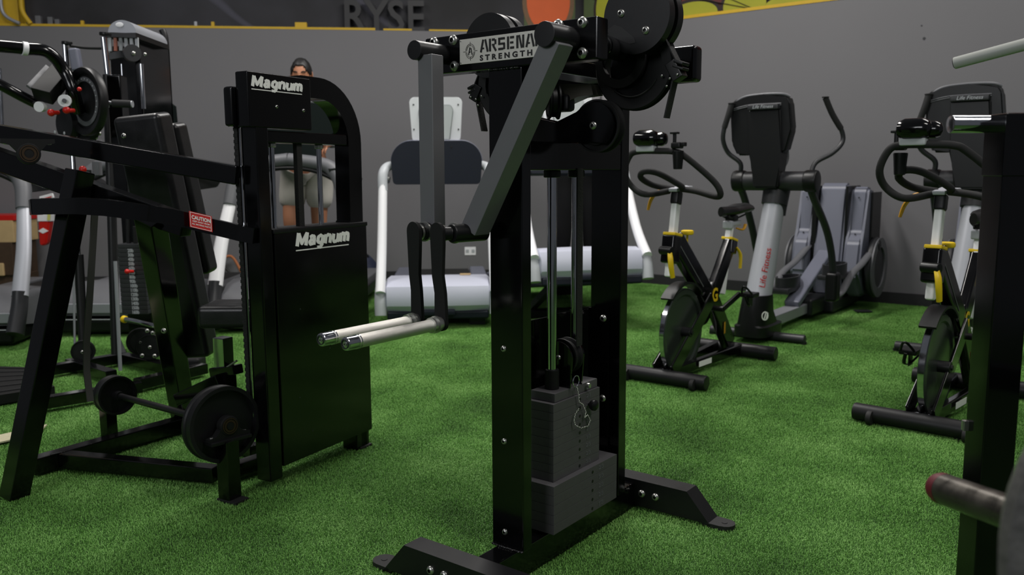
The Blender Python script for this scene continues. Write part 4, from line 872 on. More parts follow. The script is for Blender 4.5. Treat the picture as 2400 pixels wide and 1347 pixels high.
# ============================================================ black plate machine with white name (left centre)
GF = Frame(-.639, 3.383, -28.88)
def G(px, py, **k): return GF.at(px, py, **k)
gm = thing('seated_press_machine', 'black seated press machine with white slanted names and a red caution sticker', 'gym machine', GF.o, GF.rz)
def gp(b, n, m=M_gloss, par=None): return fin(b, n, m, par or gm)
UF = .085                                    # front plane of the tower
b = MB(); b.bb(-.02, UF, -.512, -.012, .07, .905, bev=.004); sh = gp(b, 'shroud')
b = MB(); b.bb(-.022, UF+.003, -.515, -.008, .895, .912, bev=.004); gp(b, 'shroud_lip', M_satin, sh)
for y, z in ((-.42, .30), (-.36, .16), (-.25, .45), (-.40, .62)): b = MB(); b.cyl((UF, y, z), (UF+.0006, y+.0, z), .003, n=8); gp(b, 'paint_chip', M_gdark, sh)
b = MB(); b.bb(.02, .075, -.075, -.02, .0, .09, bev=.006); gp(b, 'tower_foot')
b = MB(); b.bb(.015, .082, -.082, -.012, .0, .012, bev=.003); gp(b, 'foot_pad', M_rubber)
b = MB(); b.bb(.013, .082, -.575, -.516, .03, 1.27, bev=.006); gp(b, 'front_post')
b = MB(); b.bb(.0, .075, -.098, -.03, .0, .92, bev=.006); gp(b, 'rear_post')
pts = [Vector((.04, -.34, 1.405))]+[Vector((.04, -.245+.19*math.sin(a), 1.215+.19*math.cos(a))) for a in [i*PI/2/12 for i in range(13)]]+[Vector((.04, -.058, .90))]
b = MB(); b.sweep(pts, .075, .068, up=X); gp(b, 'arch_tube')
b = MB(); b.bb(.0, .07, -.545, -.095, 1.205, 1.245, bev=.004); cb = gp(b, 'crossbar')
b = MB(); b.bb(.03, UF, -.603, -.303, 1.252, 1.432, bev=.005); sp = gp(b, 'sign_plate')
b = MB(); b.bb(-.012, .028, -.62, -.56, 1.255, 1.385, bev=.012); gp(b, 'belt_guard')
ya, yb = G(590, 213, u=UF).y, G(709, 218, u=UF).y
strokes(sp, 'lettering', 'Magnum', (UF+.0006, ya+.004, 1.384), Y, Z, (yb-ya)/6.75, .0255, .0138, M_white)
b = MB(); b.bb(UF, UF+.001, ya-.001, yb-.004, 1.3735, 1.3765); gp(b, 'underline', M_white, sp)
ya, yb = G(694, 575, u=UF).y, G(819, 565, u=UF).y
strokes(sh, 'lettering', 'Magnum', (UF+.0008, ya+.004, .845), Y, Z, (yb-ya)/6.75, .034, .0178, M_white)
b = MB(); b.bb(UF, UF+.001, ya-.002, yb-.006, .828, .832); gp(b, 'underline', M_white, sh)
for y, z in ((-.475, 1.325), (-.345, 1.32)): bolt(sp, (UF, y, z), X, .006)
for y in (-.462, -.222):
    b = MB(); b.cyl((.04, y, .9), (.04, y, 1.2), .0095, n=20); r_ = gp(b, 'guide_rod', M_chrome)
    b = MB(); b.cyl((.04, y, 1.19), (.04, y, 1.205), .016, bev=.003); gp(b, 'rod_collar', M_steel, r_)
b = MB(); b.box((.05, -.345, 1.05), (.018, .026, .32)); gp(b, 'lift_belt', M_belt)
# ribbed belt strip down the front post
b = MB(); b.bb(-.006, .010, -.585, -.572, .20, 1.30)
for i in range(46): b.bb(-.007, .011, -.587, -.584, .32+i*.0205, .331+i*.0205)
gp(b, 'toothed_belt', M_belt)
b = MB(); b.cyl((.016, -.58, .26), (.016, -.58, 1.25), .0025, n=8); gp(b, 'steel_cable', M_chrome)
# ring bar at chest height: swept flat bar from the left end round to the tower
R_ = [G(88, 484, w=-.93), G(185, 482, w=-.93), G(250, 486, w=-.90), G(330, 497, w=-.84), G(400, 508, w=-.76), G(450, 519, w=-.70), G(560, 545, w=-.60), G(600, 552, w=-.58)]
RR = []
for i in range(len(R_)-1):
    for k in range(4): RR.append(R_[i].lerp(R_[i+1], k/4))
RR.append(R_[-1])
b = MB(); b.sweep(RR, .04, .052, up=Z); rb = gp(b, 'ring_bar')
b = MB(); b.sweep([G(88, 484, w=-.93), G(84, 486, w=-.90), G(84, 489, w=-.6), G(110, 478, w=-.50)], .04, .05, up=Z); gp(b, 'ring_bar_end')
q0 = G(447, 519, w=-.722); 
sd = (R_[6]-R_[5]).normalized(); upv = Z; nn = sd.cross(Z).normalized()
qc = G(471, 519, w=-.715)
b = MB(); b.obox(qc+nn*.004, sd, nn, Z, .072, .0015, .052); ck = gp(b, 'caution_sticker', M_stick, rb)
b = MB()
for k in (-1, 1): b.obox(qc+nn*.0055+Z*(k*.0235), sd, nn, Z, .066, .0008, .0014); b.obox(qc+nn*.0055+sd*(k*.0325), sd, nn, Z, .0014, .0008, .047)
gp(b, 'sticker_border', M_white, ck)
text(ck, 'lettering', 'CAUTION', qc+nn*.0062-sd*.0285+Z*.003, sd, Z, .017, M_white, ext=.0003, off=.0005, xs=.78)
text(ck, 'small_print', 'KEEP AWAY FROM', qc+nn*.0062-sd*.026-Z*.006, sd, Z, .0072, M_white, ext=.0002, off=.0001, xs=.9)
text(ck, 'small_print', 'ALL MOVING PARTS', qc+nn*.0062-sd*.028-Z*.015, sd, Z, .0072, M_white, ext=.0002, off=.0001, xs=.9)
# A legs
def GB(name, a, c, w, h, up=Z, m=M_gloss, ext=0., bev=.005):
    b = MB(); b.beam(a, c, w, h, up=up, bev=bev, ext=ext); return gp(b, name, m)
LB = G(32, 1160, w=-1.04); LB.z = .0; LT = G(188, 400, w=-.80)
GB('leg', LB, LT, .07, .07, up=Vector((1, 0, 0)))
L2B = G(432, 985, z=.04); L2T = G(352, 508, w=-.72)
GB('leg', L2B, L2T, .075, .075, up=Vector((1, 0, 0)))
GB('leg', G(560, 1045, z=.05), G(415, 470, w=-.64), .05, .06, up=X) if False else None
# lever beams and bearing
GB('lever_beam', G(562, 411, w=-.585), G(-160, 285, w=-.9), .05, .064)
GB('support_beam', G(-60, 352, w=-.86), G(440, 530, w=-.66), .06, .075)
pbc = G(67, 360, w=-.93)
def pillow(c, ax, parent, s=1., flip=1):
    """pillow block bearing; ax = shaft axis, foot below (flip=1) or above (-1)"""
    ax = Vector(ax).normalized(); sd = ax.cross(Z).normalized(); c = Vector(c)
    b = MB(); b.cyl(c-ax*.016*s, c+ax*.016*s, .034*s, bev=.005*s); pl = []
    for x, z in ((-.075, -.046), (-.075, -.033), (-.05, -.027), (-.032, -.006), (.032, -.006), (.05, -.027), (.075, -.033), (.075, -.046)): pl.append(c-ax*.014*s+sd*x*s+Z*(z*s*flip))
    b.prism(pl, ax*.028*s); o = gp(b, 'pillow_block', M_matte, parent)
    for x in (-.06, .06): bolt(o, c+sd*x*s+Z*(-.033*flip*s), Z*flip, .008*s)
    b = MB(); b.ring(c-ax*.002, ax, .014*s, .021*s, .04*s); b.mi = 1; b.ring(c, ax, .0235*s, .027*s, .036*s); gp(b, 'bearing_ring', [M_bronze, M_bronze], o)
    return o
pillow(pbc, (.9, -.43, 0), gm, 1.05, -1)
# floor rails
zr = .045
RA = G(70, 1093, z=zr); RB = G(450, 985, z=zr)
GB('floor_rail', RA+Vector((-.0, 0, 0)), RB, .06, .06)
GB('floor_rail', G(150, 1075, z=zr), G(508, 1110, z=zr), .055, .055)
GB('floor_rail', G(540, 1105, z=zr), G(640, 1072, z=zr), .05, .055)
GB('floor_rail', G(440, 985, z=zr), G(600, 1060, z=zr), .05, .055)
weld(G(118, 1066, z=.078), G(150, 1058, z=.078), 8, .006, gm); weld(G(570, 1010, z=.2), G(600, 1050, z=.06), 3, .005, gm)
# bearing post at front right with the big wheel, shaft, small wheel
PC = G(540, 1172, z=0); PC.z = 0
b = MB(); b.box((PC.x, PC.y, .108), (.055, .055, .216), bev=.005); gp(b, 'bearing_post')
b = MB(); b.box((PC.x+.012, PC.y-.0, .006), (.09, .06, .012), bev=.004); gp(b, 'foot_pad', M_rubber)
BC = Vector((PC.x, PC.y+.005, .262))
SW = G(270, 925, u=-.80)
axd = (BC-SW).normalized()
pillow(BC, axd, gm, 1.0, 1)
b = MB(); b.box((BC.x, BC.y, .214), (.15, .05, .012), rz=math.atan2(axd.x, -axd.y), bev=.002); gp(b, 'bearing_plate', M_satin)
def wheelx(name, c, R, t, par=None):
    b = MB(); b.lathe([(0, -t*.12), (R*.88, -t*.12), (R*.9, -t/2), (R, -t/2), (R, -t*.3), (R*.965, -t*.22), (R*.965, t*.22), (R, t*.3), (R, t/2), (R*.9, t/2), (R*.88, t*.12), (0, t*.12)], c, axd, 56); return gp(b, name, M_satin, par)
BW = SW.lerp(BC, .955); wheelx('belt_wheel', BW, .130, .055)
wheelx('belt_wheel', SW, .078, .05)
b = MB(); b.cyl(SW-axd*.05, BC+axd*.02, .0125, n=20); b.cyl(SW, SW+axd*.05, .019, n=20); b.cyl(BW-axd*.05, BW, .02, n=20); gp(b, 'axle', M_satin)
SP = G(256, 1010, z=.03)
b = MB(); b.box((SP.x, SP.y, .10), (.05, .05, .20), bev=.005); gp(b, 'bearing_post')
pillow(SW-axd*.045, axd, gm, .7, 1)
# slack belt hanging to the small wheel
b = MB(); b.sweep([G(222, 500, w=-.80), G(216, 600, w=-.78), G(210, 700, w=-.77), G(203, 800, w=-.76), G(203, 870, w=-.76), G(212, 940, w=-.76)], .026, .004, up=X); gp(b, 'drive_belt', mat('worn_grey_belt', (74, 72, 72), .7))
# long back pad and its second layer
pa = G(332, 268, w=-.46); pb_ = G(452, 832, w=-.32)
b = MB(); b.beam(pa, pb_, .20, .10, up=Vector((-.3, 1, 0)), bev=.022); bp_ = gp(b, 'back_pad', M_vinyl)
pa2 = G(392, 290, w=-.32); pb2 = G(470, 640, w=-.22)
b = MB(); b.beam(pa2, pb2, .13, .09, up=Vector((-.3, 1, 0)), bev=.03); gp(b, 'head_pad', M_vinyl)
bolt(gm, G(290, 318, w=-.62), (.3, -.9, 0), .009)
bolt(gm, G(384, 775, w=-.62), (.3, -.9, 0), .010)
# seat with post and adjust bracket
s0 = G(545, 738, w=-.42)
b = MB(); b.box((s0.x-.02, s0.y+.03, s0.z), (.22, .20, .085), rz=.5, bev=.026); gp(b, 'seat_pad', M_vinyl)
b = MB(); p0 = G(522, 790, w=-.44); p1 = G(526, 875, w=-.44); b.beam(p0, p1, .05, .055, up=X, bev=.003); gp(b, 'seat_post', M_chrome)
b = MB(); q = G(530, 868, w=-.45); b.box((q.x, q.y, q.z), (.13, .05, .035), ry=-.18, bev=.004); b.beam(q-Z*.01, q-Z*.15, .05, .05, up=X); gp(b, 'seat_socket')
b = MB(); b.tube([q+Vector((.02, -.02, .015)), q+Vector((.08, -.02, .05))], .004); gp(b, 'pop_pin', M_steel)
GB('seat_rail', G(420, 935, w=-.50), G(520, 888, w=-.48), .05, .045)
# ============================================================ silver-capped cable machine (far left)
cm = thing('cable_machine', 'black cable machine with silver domed cap, chrome posts and numbered weight stack', 'gym machine', (-2.3, 4.6, 0))
CO = Vector((-2.3, 4.6, 0))
def C(px, py, Yd): return P(px, py, Yd)-CO
def CZ(px, py, z=0): return PZ(px, py, z)-CO
def cp(b, n, m=M_gloss, par=None): return fin(b, n, m, par or cm)
# tower shell: black column with domed silver cap
def quad_box(px0, px1, py0, py1, Y0, Y1, bev=.01):
    a = C(px0, py0, Y0); d = C(px1, py1, Y0); b = MB(); b.bb(a.x, d.x, Y0-CO.y, Y1-CO.y, d.z, a.z, bev=bev); return b
Yt = 4.85
b = MB(); b.bb(C(318, 0, Yt).x-.03, C(320, 0, Yt).x, Yt-CO.y, Yt-CO.y+.43, .08, C(0, 84, Yt).z, bev=.012); b.bb(C(250, 0, Yt+.41).x, C(320, 0, Yt).x, Yt-CO.y+.40, Yt-CO.y+.43, .08, C(0, 84, Yt).z, bev=.01); tw = cp(b, 'tower_shell')
b = MB(); b.tube([C(380, 70, Yt+.45), C(388, 100, Yt+.45), C(390, 200, Yt+.45), C(392, 420, Yt+.45)], .02); cp(b, 'shell_edge', M_satin, tw)
xa = C(252, 0, Yt-.1).x; xb = C(318, 0, Yt-.1).x; xm = (xa+xb)/2; zc = C(0, 80, Yt-.1).z; rx = (xb-xa)/2; rz_ = C(0, 50, Yt-.1).z-zc
b = MB(); pts = [Vector((xm+rx*math.cos(a), Yt-.12-CO.y, zc+rz_*math.sin(a))) for a in [PI*i/16 for i in range(17)]]; b.prism(pts, (0, .42, 0)); cap = cp(b, 'domed_cap', M_silver2)
b = MB(); b.ball((xm-.01, Yt-.123-CO.y, zc+rz_*.62), .022, (1, .1, .6)); cp(b, 'cap_badge', M_wmetal, cap)
b = MB(); b.prism([Vector((xm-rx-.02, Yt-.14-CO.y, zc-.022)), Vector((xb+.005, Yt-.14-CO.y, zc-.03)), Vector((xb+.01, Yt+.30-CO.y, zc-.03)), Vector((xm-rx, Yt+.30-CO.y, zc-.022))], (0, 0, .024)); cp(b, 'cap_tray', M_black, cap)
# ribbed clear guard below the cap, lower plate
for i in range(6):
    px = 258+i*12.5; b = MB(); a_ = C(px, 88, Yt-.12); c_ = C(px+1, 120-i*.6, Yt-.12); b.beam(a_, c_, .016, .012, up=Y); cp(b, 'guard_rib', M_lgrey if i != 1 else mat('copper_tinted_rib', (176, 100, 76), .4), cap)
b = MB(); b.prism([C(253, 124, Yt-.12), C(314, 112, Yt-.12), C(314, 130, Yt-.12), C(253, 140, Yt-.12)], (0, .02, 0)); cp(b, 'guard_plate', M_gdark)
b = MB(); b.cyl(C(311, 124, Yt-.16), C(311, 124, Yt-.16)+Vector((-.02, .03, 0)), .045, n=32); sc_ = cp(b, 'side_disc', M_gdark); bolt(cm, C(313, 125, Yt-.17), (0, -1, 0), .011); bolt(cm, C(340, 127, Yt-.14), (0, -1, 0), .009)
# chrome rods
for px0, px1, y0, y1, r, Yd in ((243, 253, 88, 176, .016, 4.6), (285, 290, 150, 238, .006, 4.9), (331, 337, 150, 255, .011, 4.7), (152, 157, 104, 172, .015, 4.9)):
    b = MB(); b.cyl(C(px0, y0, Yd), C(px1, y1, Yd), r, n=18); cp(b, 'chrome_rod', M_chrome)
b = MB(); b.cyl(C(247, 76, 4.6), C(247, 84, 4.6), .03, bev=.004); b.cyl(C(157, 97, 4.9), C(157, 105, 4.9), .028, bev=.004); cp(b, 'rod_cap', M_black); b = MB(); b.tube([C(165, 107, 4.9), C(200, 112, 4.85), C(240, 113, 4.7)], .008); cp(b, 'cable', M_rubber)
b = MB(); b.box(C(178, 140, 5.1), (.055, .05, .13), bev=.015, ry=-.1); cp(b, 'pulley_cover', M_gblue)
# stack column with numbered plates, black uprights
b = MB(); b.cyl(C(252, 176, 4.6), C(272, 830, 4.45), .024, n=20); cp(b, 'upright', M_satin)
b = MB(); b.cyl(C(160, 176, 4.9), C(183, 600, 4.75), .014, n=16); cp(b, 'chrome_rod', M_chrome)
b = MB(); b.cyl(C(184, 596, 4.75), C(196, 815, 4.7), .026, n=20, bev=.004); cp(b, 'upright', M_satin)
b = MB(); b.cyl(C(270, 612, 4.44), C(282, 868, 4.4), .0095, n=16); cp(b, 'chrome_rod', M_silver2)
b = MB(); b.cyl(C(172, 604, 4.7), C(176, 860, 4.66), .006, n=12); cp(b, 'steel_cable', M_silver2)
nP = 16
for i in range(nP):
    y0 = 572+i*10.3; a_ = C(274+i*.75, y0, 4.78); c_ = C(334+i*.9, y0+10.3, 4.78); b = MB(); b.bb(a_.x, c_.x, a_.y, a_.y+.12, c_.z+.002, a_.z, bev=.002); pl = cp(b, 'weight_plate', M_gdark)
    if 0 < i: text(pl, 'plate_number', '%dlb' % (10*i+10), Vector((a_.x+.058+.0*i, a_.y-.001, c_.z+.005)), X, Z, .027, M_lgrey, ext=.0004, xs=.72, off=.0009)
b = MB(); b.ball(C(298, 636, 4.72), .014); b.cyl(C(302, 636, 4.72), C(311, 636, 4.76), .009); cp(b, 'selector_pin', M_red)
b = MB(); b.cyl(C(300, 500, 4.84), C(302, 575, 4.84), .012); b.cyl(C(316, 530, 4.8), C(318, 570, 4.8), .012, bev=.003); cp(b, 'stack_stem', M_satin)
b = MB(); b.cyl(C(294, 748, 4.6), C(375, 766, 4.5), .014, n=16); cx_b = cp(b, 'cross_tube', M_chrome); b = MB(); b.cyl(C(288, 747, 4.61), C(295, 749, 4.6), .02, bev=.004); cp(b, 'tube_cap', M_yel, cx_b)
# floor pulleys and rails
for px, py, R in ((330, 800, .075), (352, 812, .07), (195, 823, .062)):
    c = C(px, py, 4.62); pulley('pulley', c, (.35, -.94, 0), R, .03, cm, M_satin, hub=False); bolt(cm, c+Vector((.006, -.02, 0)), (.35, -.94, 0), .010)
for px, py in ((345, 775), (358, 780), (333, 833), (362, 834)): bolt(cm, C(px, py, 4.5), (.3, -.9, 0), .011)
def crail(a, c, w=.06, h=.055, z=.05):
    a = CZ(*a, z); c = CZ(*c, z); b = MB(); b.beam(a, c, w, h, bev=.005); cp(b, 'floor_rail')
crail((120, 866), (285, 838)); crail((165, 850), (262, 880)); crail((90, 945), (330, 905)); crail((320, 900), (480, 862)); crail((290, 838), (420, 868)); crail((285, 838), (270, 800))
b = MB(); q = CZ(430, 855, .05); b.box(q, (.22, .12, .1), bev=.02); b.box(q+Vector((.0, 0, .06)), (.12, .08, .03), bev=.01); cp(b, 'pivot_foot', M_matte)
# ribbed foot plate bottom-left
q0, q1, q2, q3 = CZ(-60, 856, .07), CZ(60, 860, .07), CZ(128, 905, .06), CZ(-60, 935, .06)
b = MB(); b.prism([q0, q1, q2, q3], (0, 0, -.045)); ft = cp(b, 'foot_plate', M_matte)
b = MB()
for i in range(6):
    t_ = (i+.5)/6; b.beam(q0.lerp(q3, t_)+Z*.002, q1.lerp(q2, t_)+Z*.002, .012, .006)
cp(b, 'tread_ribs', M_rubber, ft)
# lever arm with dial wheel, red pop pins, grey box and handle
b = MB(); b.tube([C(-90, 98, 3.9), C(0, 108, 3.95), C(58, 114, 4.0), C(112, 122, 4.05), C(150, 165, 4.1), C(172, 215, 4.1), C(185, 262, 4.15)], .028, n=18); ar = cp(b, 'pull_arm')
b = MB(); b.cyl(C(52, 113, 3.985), C(64, 115, 4.0), .031, n=24); cp(b, 'arm_collar', M_wmetal, ar)
b = MB(); b.tube([C(-80, 160, 4.0), C(0, 198, 4.0), C(50, 225, 4.05), C(90, 245, 4.1)], .025, n=16, smooth=2); cp(b, 'pull_arm')
b = MB(); b.beam(C(98, 226, 4.05), C(150, 166, 4.2), .09, .075, up=(0, 1, 0), bev=.004); cp(b, 'weight_box', M_matte)
b = MB(); b.beam(C(80, 214, 4.05), C(124, 166, 4.2), .08, .012, up=Vector((.6, 0, .6)), bev=.002); cp(b, 'box_lid', M_gplast)
dc = C(203, 238, 4.15); dx = Vector((-.57, -.82, 0))
b = MB(); b.lathe([(.128, -.012), (.14, -.02), (.158, -.02), (.163, -.01), (.163, .01), (.158, .02), (.14, .02), (.128, .012), (.128, -.012)], dc, dx, 48); b.lathe([(0, -.006), (.13, -.006), (.13, .006), (0, .006)], dc, dx, 48); dw = cp(b, 'dial_wheel', M_satin)
b = MB(); b.ring(dc+dx*.008, dx, .095, .116, .003, n=40); cp(b, 'dial_scale', M_gplast, dw)
b = MB()
e1 = dx.cross(Z).normalized()
for i in range(13):
    a = math.radians(-30+i*14); b.obox(dc+dx*.011+(e1*-math.cos(a)+Z*math.sin(a))*.106, e1, Z, dx, .006, .006, .002)
cp(b, 'dial_marks', M_lgrey, dw)
b = MB(); b.ball(C(120, 264, 4.0), .017); b.cyl(C(124, 264, 4.0), C(137, 264, 4.03), .010); cp(b, 'pop_pin', M_red)
b = MB(); b.ball(C(156, 258, 4.0), .017); b.cyl(C(160, 259, 4.0), C(173, 259, 4.03), .010); cp(b, 'pop_pin', M_red)
b = MB(); b.ball(C(186, 209, 4.0), .010); cp(b, 'pop_pin', M_red)
b = MB(); b.cyl(C(151, 236, 3.99), C(153, 236, 4.03), .028, n=28); hubd = cp(b, 'white_disc', M_wmetal); b = MB(); b.cyl(C(150.5, 236, 3.98), C(152, 236, 4.0), .010); cp(b, 'disc_hub', M_gplast, hubd)
b = MB(); b.cyl(C(91, 250, 4.05), C(99, 250, 4.08), .024, n=24); cp(b, 'white_disc', M_wmetal)
for cxp, cyp, R in ((150, 290, .075), (195, 292, .085)):
    c = C(cxp, cyp, 4.2); b = MB(); b.cyl(c, c+Vector((.02, .03, 0)), R, n=40); sd_ = cp(b, 'sector_plate', M_satin)
    for dxp, dyp in ((-.045, -.04), (.0, -.045), (.05, -.03)):
        b = MB(); b.ball(c+Vector((dxp, -.004, dyp)), .008, (.6, .3, 1), n=10); cp(b, 'index_hole', M_lgrey, sd_)
b = MB(); b.cyl(C(262, 242, 4.1), C(308, 244, 4.12), .018, n=20, bev=.004); gr_ = cp(b, 'side_grip', M_foam)
b = MB(); b.tube([C(247, 240, 4.1), C(258, 241, 4.1), C(266, 243, 4.1)], .009); b.cyl(C(253, 242, 4.1), C(253, 252, 4.1), .007); b.cyl(C(308, 244, 4.12), C(311, 244, 4.12), .016); cp(b, 'grip_lever', M_silver2, gr_)
b = MB(); b.bb(C(236, 0, 4.25).x, C(270, 0, 4.25).x, 4.25-CO.y, 4.33-CO.y, C(0, 480, 4.25).z, C(0, 176, 4.25).z, bev=.01); cp(b, 'carriage_post')
b = MB(); b.box(C(215, 340, 4.3), (.10, .05, .05), bev=.006); b.box(C(228, 395, 4.3), (.035, .04, .07), bev=.005); cp(b, 'carriage_bracket', M_gplast); bolt(cm, C(233, 313, 4.2), (0, -1, 0), .010); bolt(cm, C(226, 322, 4.2), (0, -1, 0), .008); bolt(cm, C(237, 278, 4.15), (0, -1, 0), .007)
b = MB(); b.ball(C(194, 397, 4.25), .018); cp(b, 'pop_pin', M_red)
b = MB(); b.cyl(C(0, 160, 4.5), C(6, 300, 4.5), .008, n=14); cp(b, 'chrome_rod', M_chrome)
# ============================================================ foreground machine at right
fr = thing('power_rack', 'black square gym rack post with chrome tube at top, cut off by the right edge', 'gym rack', (1.0, 1.6, 0))
FO = Vector((1.0, 1.6, 0))
def Fp(px, py, Yd): return P(px, py, Yd)-FO
def fp(b, n, m=M_gloss, par=None): return fin(b, n, m, par or fr)
yt_ = 1.60; x0 = Fp(2312, 268, yt_+.07).x; zt_ = Fp(2310, 268, yt_+.05).z; x1 = Fp(2442, 266, yt_).x
b = MB(); b.bb(x0, x1, 0, .07, .0, zt_, bev=.004); fp(b, 'post')
b = MB(); b.bb(x0-.002, x1+.002, -.002, .072, zt_-.118, zt_-.001, bev=.003); fp(b, 'post_sleeve')
b = MB(); b.bb(x1-.015, x1+.012, .02, .09, .3, .99, bev=.003); fp(b, 'side_plate')
b = MB(); a_ = Fp(2227, 291, 1.66); c_ = Fp(2330, 290, 1.66); b.cyl(a_, (c_.x, a_.y, a_.z), .0172, n=36, bev=.0015); fp(b, 'chrome_tube', M_chrome)
b = MB(); b.bb(x0-.010, x0+.01, .056, .068, Fp(0, 1022, 1.66).z, Fp(0, 998, 1.66).z, bev=.002); fp(b, 'bolt_head', M_steel)
b = MB(); b.bb(x0-.013, x0+.03, .02, .08, Fp(0, 1218, yt_).z, Fp(0, 1200, yt_).z, bev=.001); fp(b, 'label_clip', M_gplast)
b = MB(); b.bb(x0-.1, x1+.35, .0, .11, .0, .06, bev=.004); fp(b, 'base_beam')
# storage peg with maroon band
p0 = P(2196, 1140, 1.24)-FO; p1 = P(2440, 1228, 1.02)-FO; d_ = (p1-p0).normalized()
b = MB(); b.cyl(p0+d_*.014, p1, .0235, n=40); pg = fp(b, 'storage_peg', mat('worn_dark_chrome', (96, 92, 86), .33, .8, var=.3, vs=30, rv=.12))
b = MB(); b.lathe([(0, 0), (.014, .0), (.021, .005), (.0238, .014), (.0238, .026)], p0-d_*.002, d_, 40); fp(b, 'peg_cap', M_maroon, pg)
b = MB(); b.cyl(p1-d_*.004, p1+d_*.03, .03); b.beam(p1+d_*.03, (x1+.28, .05, p1.z), .05, .05); fp(b, 'peg_mount', M_gloss, pg)
# worn iron plate in the bottom right corner
pc = P(3105, 1420, .577)+Vector((.022, 0, 0)); pn = Vector((-.5, -.84, .18)).normalized()
b = MB(); b.lathe([(.02, -.018), (.04, -.018), (.045, -.010), (.100, -.010), (.106, -.017), (.122, -.017), (.126, -.012), (.126, .012), (.122, .017), (.106, .017), (.100, .010), (.045, .010), (.04, .018), (.02, .018), (.02, -.018)], (0, 0, 0), pn, 64)
o = fin(b, 'weight_plate', mat('speckled_worn_iron', (92, 90, 88), .55, .2, var=.6, vs=160, bump=.5, bs=200)); o.location = pc; o.scale = (1.786,)*3; tag(o, 'grey speckled iron weight plate cut off in the bottom right corner', 'weight plate')
# pale tube at upper right
b = MB(); a_ = P(2238, 148, 2.0); c_ = P(2470, 86, 1.86); b.cyl((0, 0, 0), c_-a_, .0135, n=28); d_ = (c_-a_).normalized()
o = thing('pull_bar', 'pale grey tube handle pointing in from the right edge above the chrome tube', 'bar', a_)
fin(b, 'tube', mat('pale_grey_paint', (176, 178, 172), .4), o)
b = MB(); b.cyl(-d_*.002, d_*.004, .0115, n=24); fin(b, 'end_plug', M_rubber, o); b = MB(); b.ball(d_*.014+Vector((0, -.0135, 0)), .0018, n=8); fin(b, 'hole', M_ink, o)
# ============================================================ wall-side clutter at far left
sh_ = thing('storage_shelf', 'low brown shelf with tan and red edges at the far left behind the treadmill', 'shelf', PZ(-140, 668, 0)); so = sh_.location.copy()
def Sp(px, py): return P(px, py, 7.7)-so
for n_, y0, y1, m_ in (('red_edge', 505, 517, M_red), ('tan_board', 517, 568, M_wood), ('dark_box', 568, 645, M_brown)):
    a_ = Sp(-120, y0); c_ = Sp(34, y1); b = MB(); b.bb(a_.x, c_.x, a_.y, a_.y+.4, c_.z, a_.z, bev=.006); fin(b, n_, m_, sh_)
a_ = Sp(-120, 617); c_ = Sp(12, 646); b = MB(); b.bb(a_.x, c_.x, a_.y-.02, a_.y+.02, c_.z, a_.z, bev=.01); fin(b, 'front_block', M_wood, sh_)
a_ = Sp(-120, 645); b = MB(); b.bb(a_.x, c_.x+.1, a_.y+.02, a_.y+.38, 0, a_.z, bev=.01); fin(b, 'plinth', M_brown, sh_)
a_ = P(105, 505, 7.75)
wd = thing('wipe_dispenser', 'red tapered bag with white top hanging on the grey wall at left', 'dispenser', (a_.x, a_.y, 0))
def Wp(px, py): q = P(px, py, 7.75); return Vector((q.x-a_.x, 0, q.z))
b = MB(); b.prism([Wp(89, 518), Wp(116, 518), Wp(108, 572), Wp(96, 577), Wp(92, 572)], (0, .08, 0)); bmesh.ops.bevel(b.bm, geom=b.bm.edges[:], offset=.01, segments=2, affect='EDGES'); rd_ = fin(b, 'red_bag', M_red, wd)
b = MB(); b.prism([Wp(90, 541), Wp(101, 534), Wp(114, 541), Wp(101, 547)], (0, -.004, 0)); fin(b, 'white_diamond', M_wmetal, rd_)
b = MB(); b.prism([Wp(87, 488), Wp(118, 495), Wp(118, 518), Wp(88, 518)], (0, .07, 0)); fin(b, 'white_top', M_wmetal, wd)
b = MB(); b.prism([Wp(112, 494), Wp(119, 496), Wp(118, 516), Wp(111, 516)], (0, -.004, 0)); fin(b, 'yellow_tab', mat('pale_yellow_tab', (206, 206, 110), .6), wd)
b = MB(); b.bb(Wp(84, 0).x, Wp(90, 0).x, .0, .04, 0, Wp(0, 548).z, bev=.004); b.bb(Wp(70, 0).x, Wp(120, 0).x, -.05, .15, 0, .02, bev=.004); fin(b, 'stand', M_black, wd)
b = MB(); q = P(110, 462, 6.3); b.box((0, 0, 0), (.10, .02, .035), ry=-.25, bev=.004); o = fin(b, 'label_strip', M_wmetal); o.location = q
b = MB(); b.box((0, -.011, -.006), (.08, .002, .008), ry=-.25); fin(b, 'red_stripe', M_red, o); tag(o, 'small white and red strip under the grip of the leftmost treadmill', 'label')
o.location = P(110, 462, 6.15)
# bag on the floor beside the white post
q = PZ(868, 668, 0); b = MB(); b.ball((0, 0, .16), .2, (.8, .7, .85), n=24)
for v in b.bm.verts:
    n_ = mathutils.noise.noise(v.co*9); v.co += v.co.normalized()*n_*.035
    if v.co.z < .0: v.co.z = .0
bg_ = thing('gym_bag', 'dark navy bag lying on the turf by the wall between two treadmills', 'bag', (q.x-.03, q.y-.28, 0)); fin(b, 'bag_body', M_bag, bg_, ang=80)
b = MB(); b.tube([(-.1, -.05, .28), (-.06, -.08, .36), (.02, -.06, .37), (.07, -.04, .31)], .014); b.ball((-.02, -.02, .33), .06, (1.2, .8, .5)); fin(b, 'bag_strap', M_black, bg_)
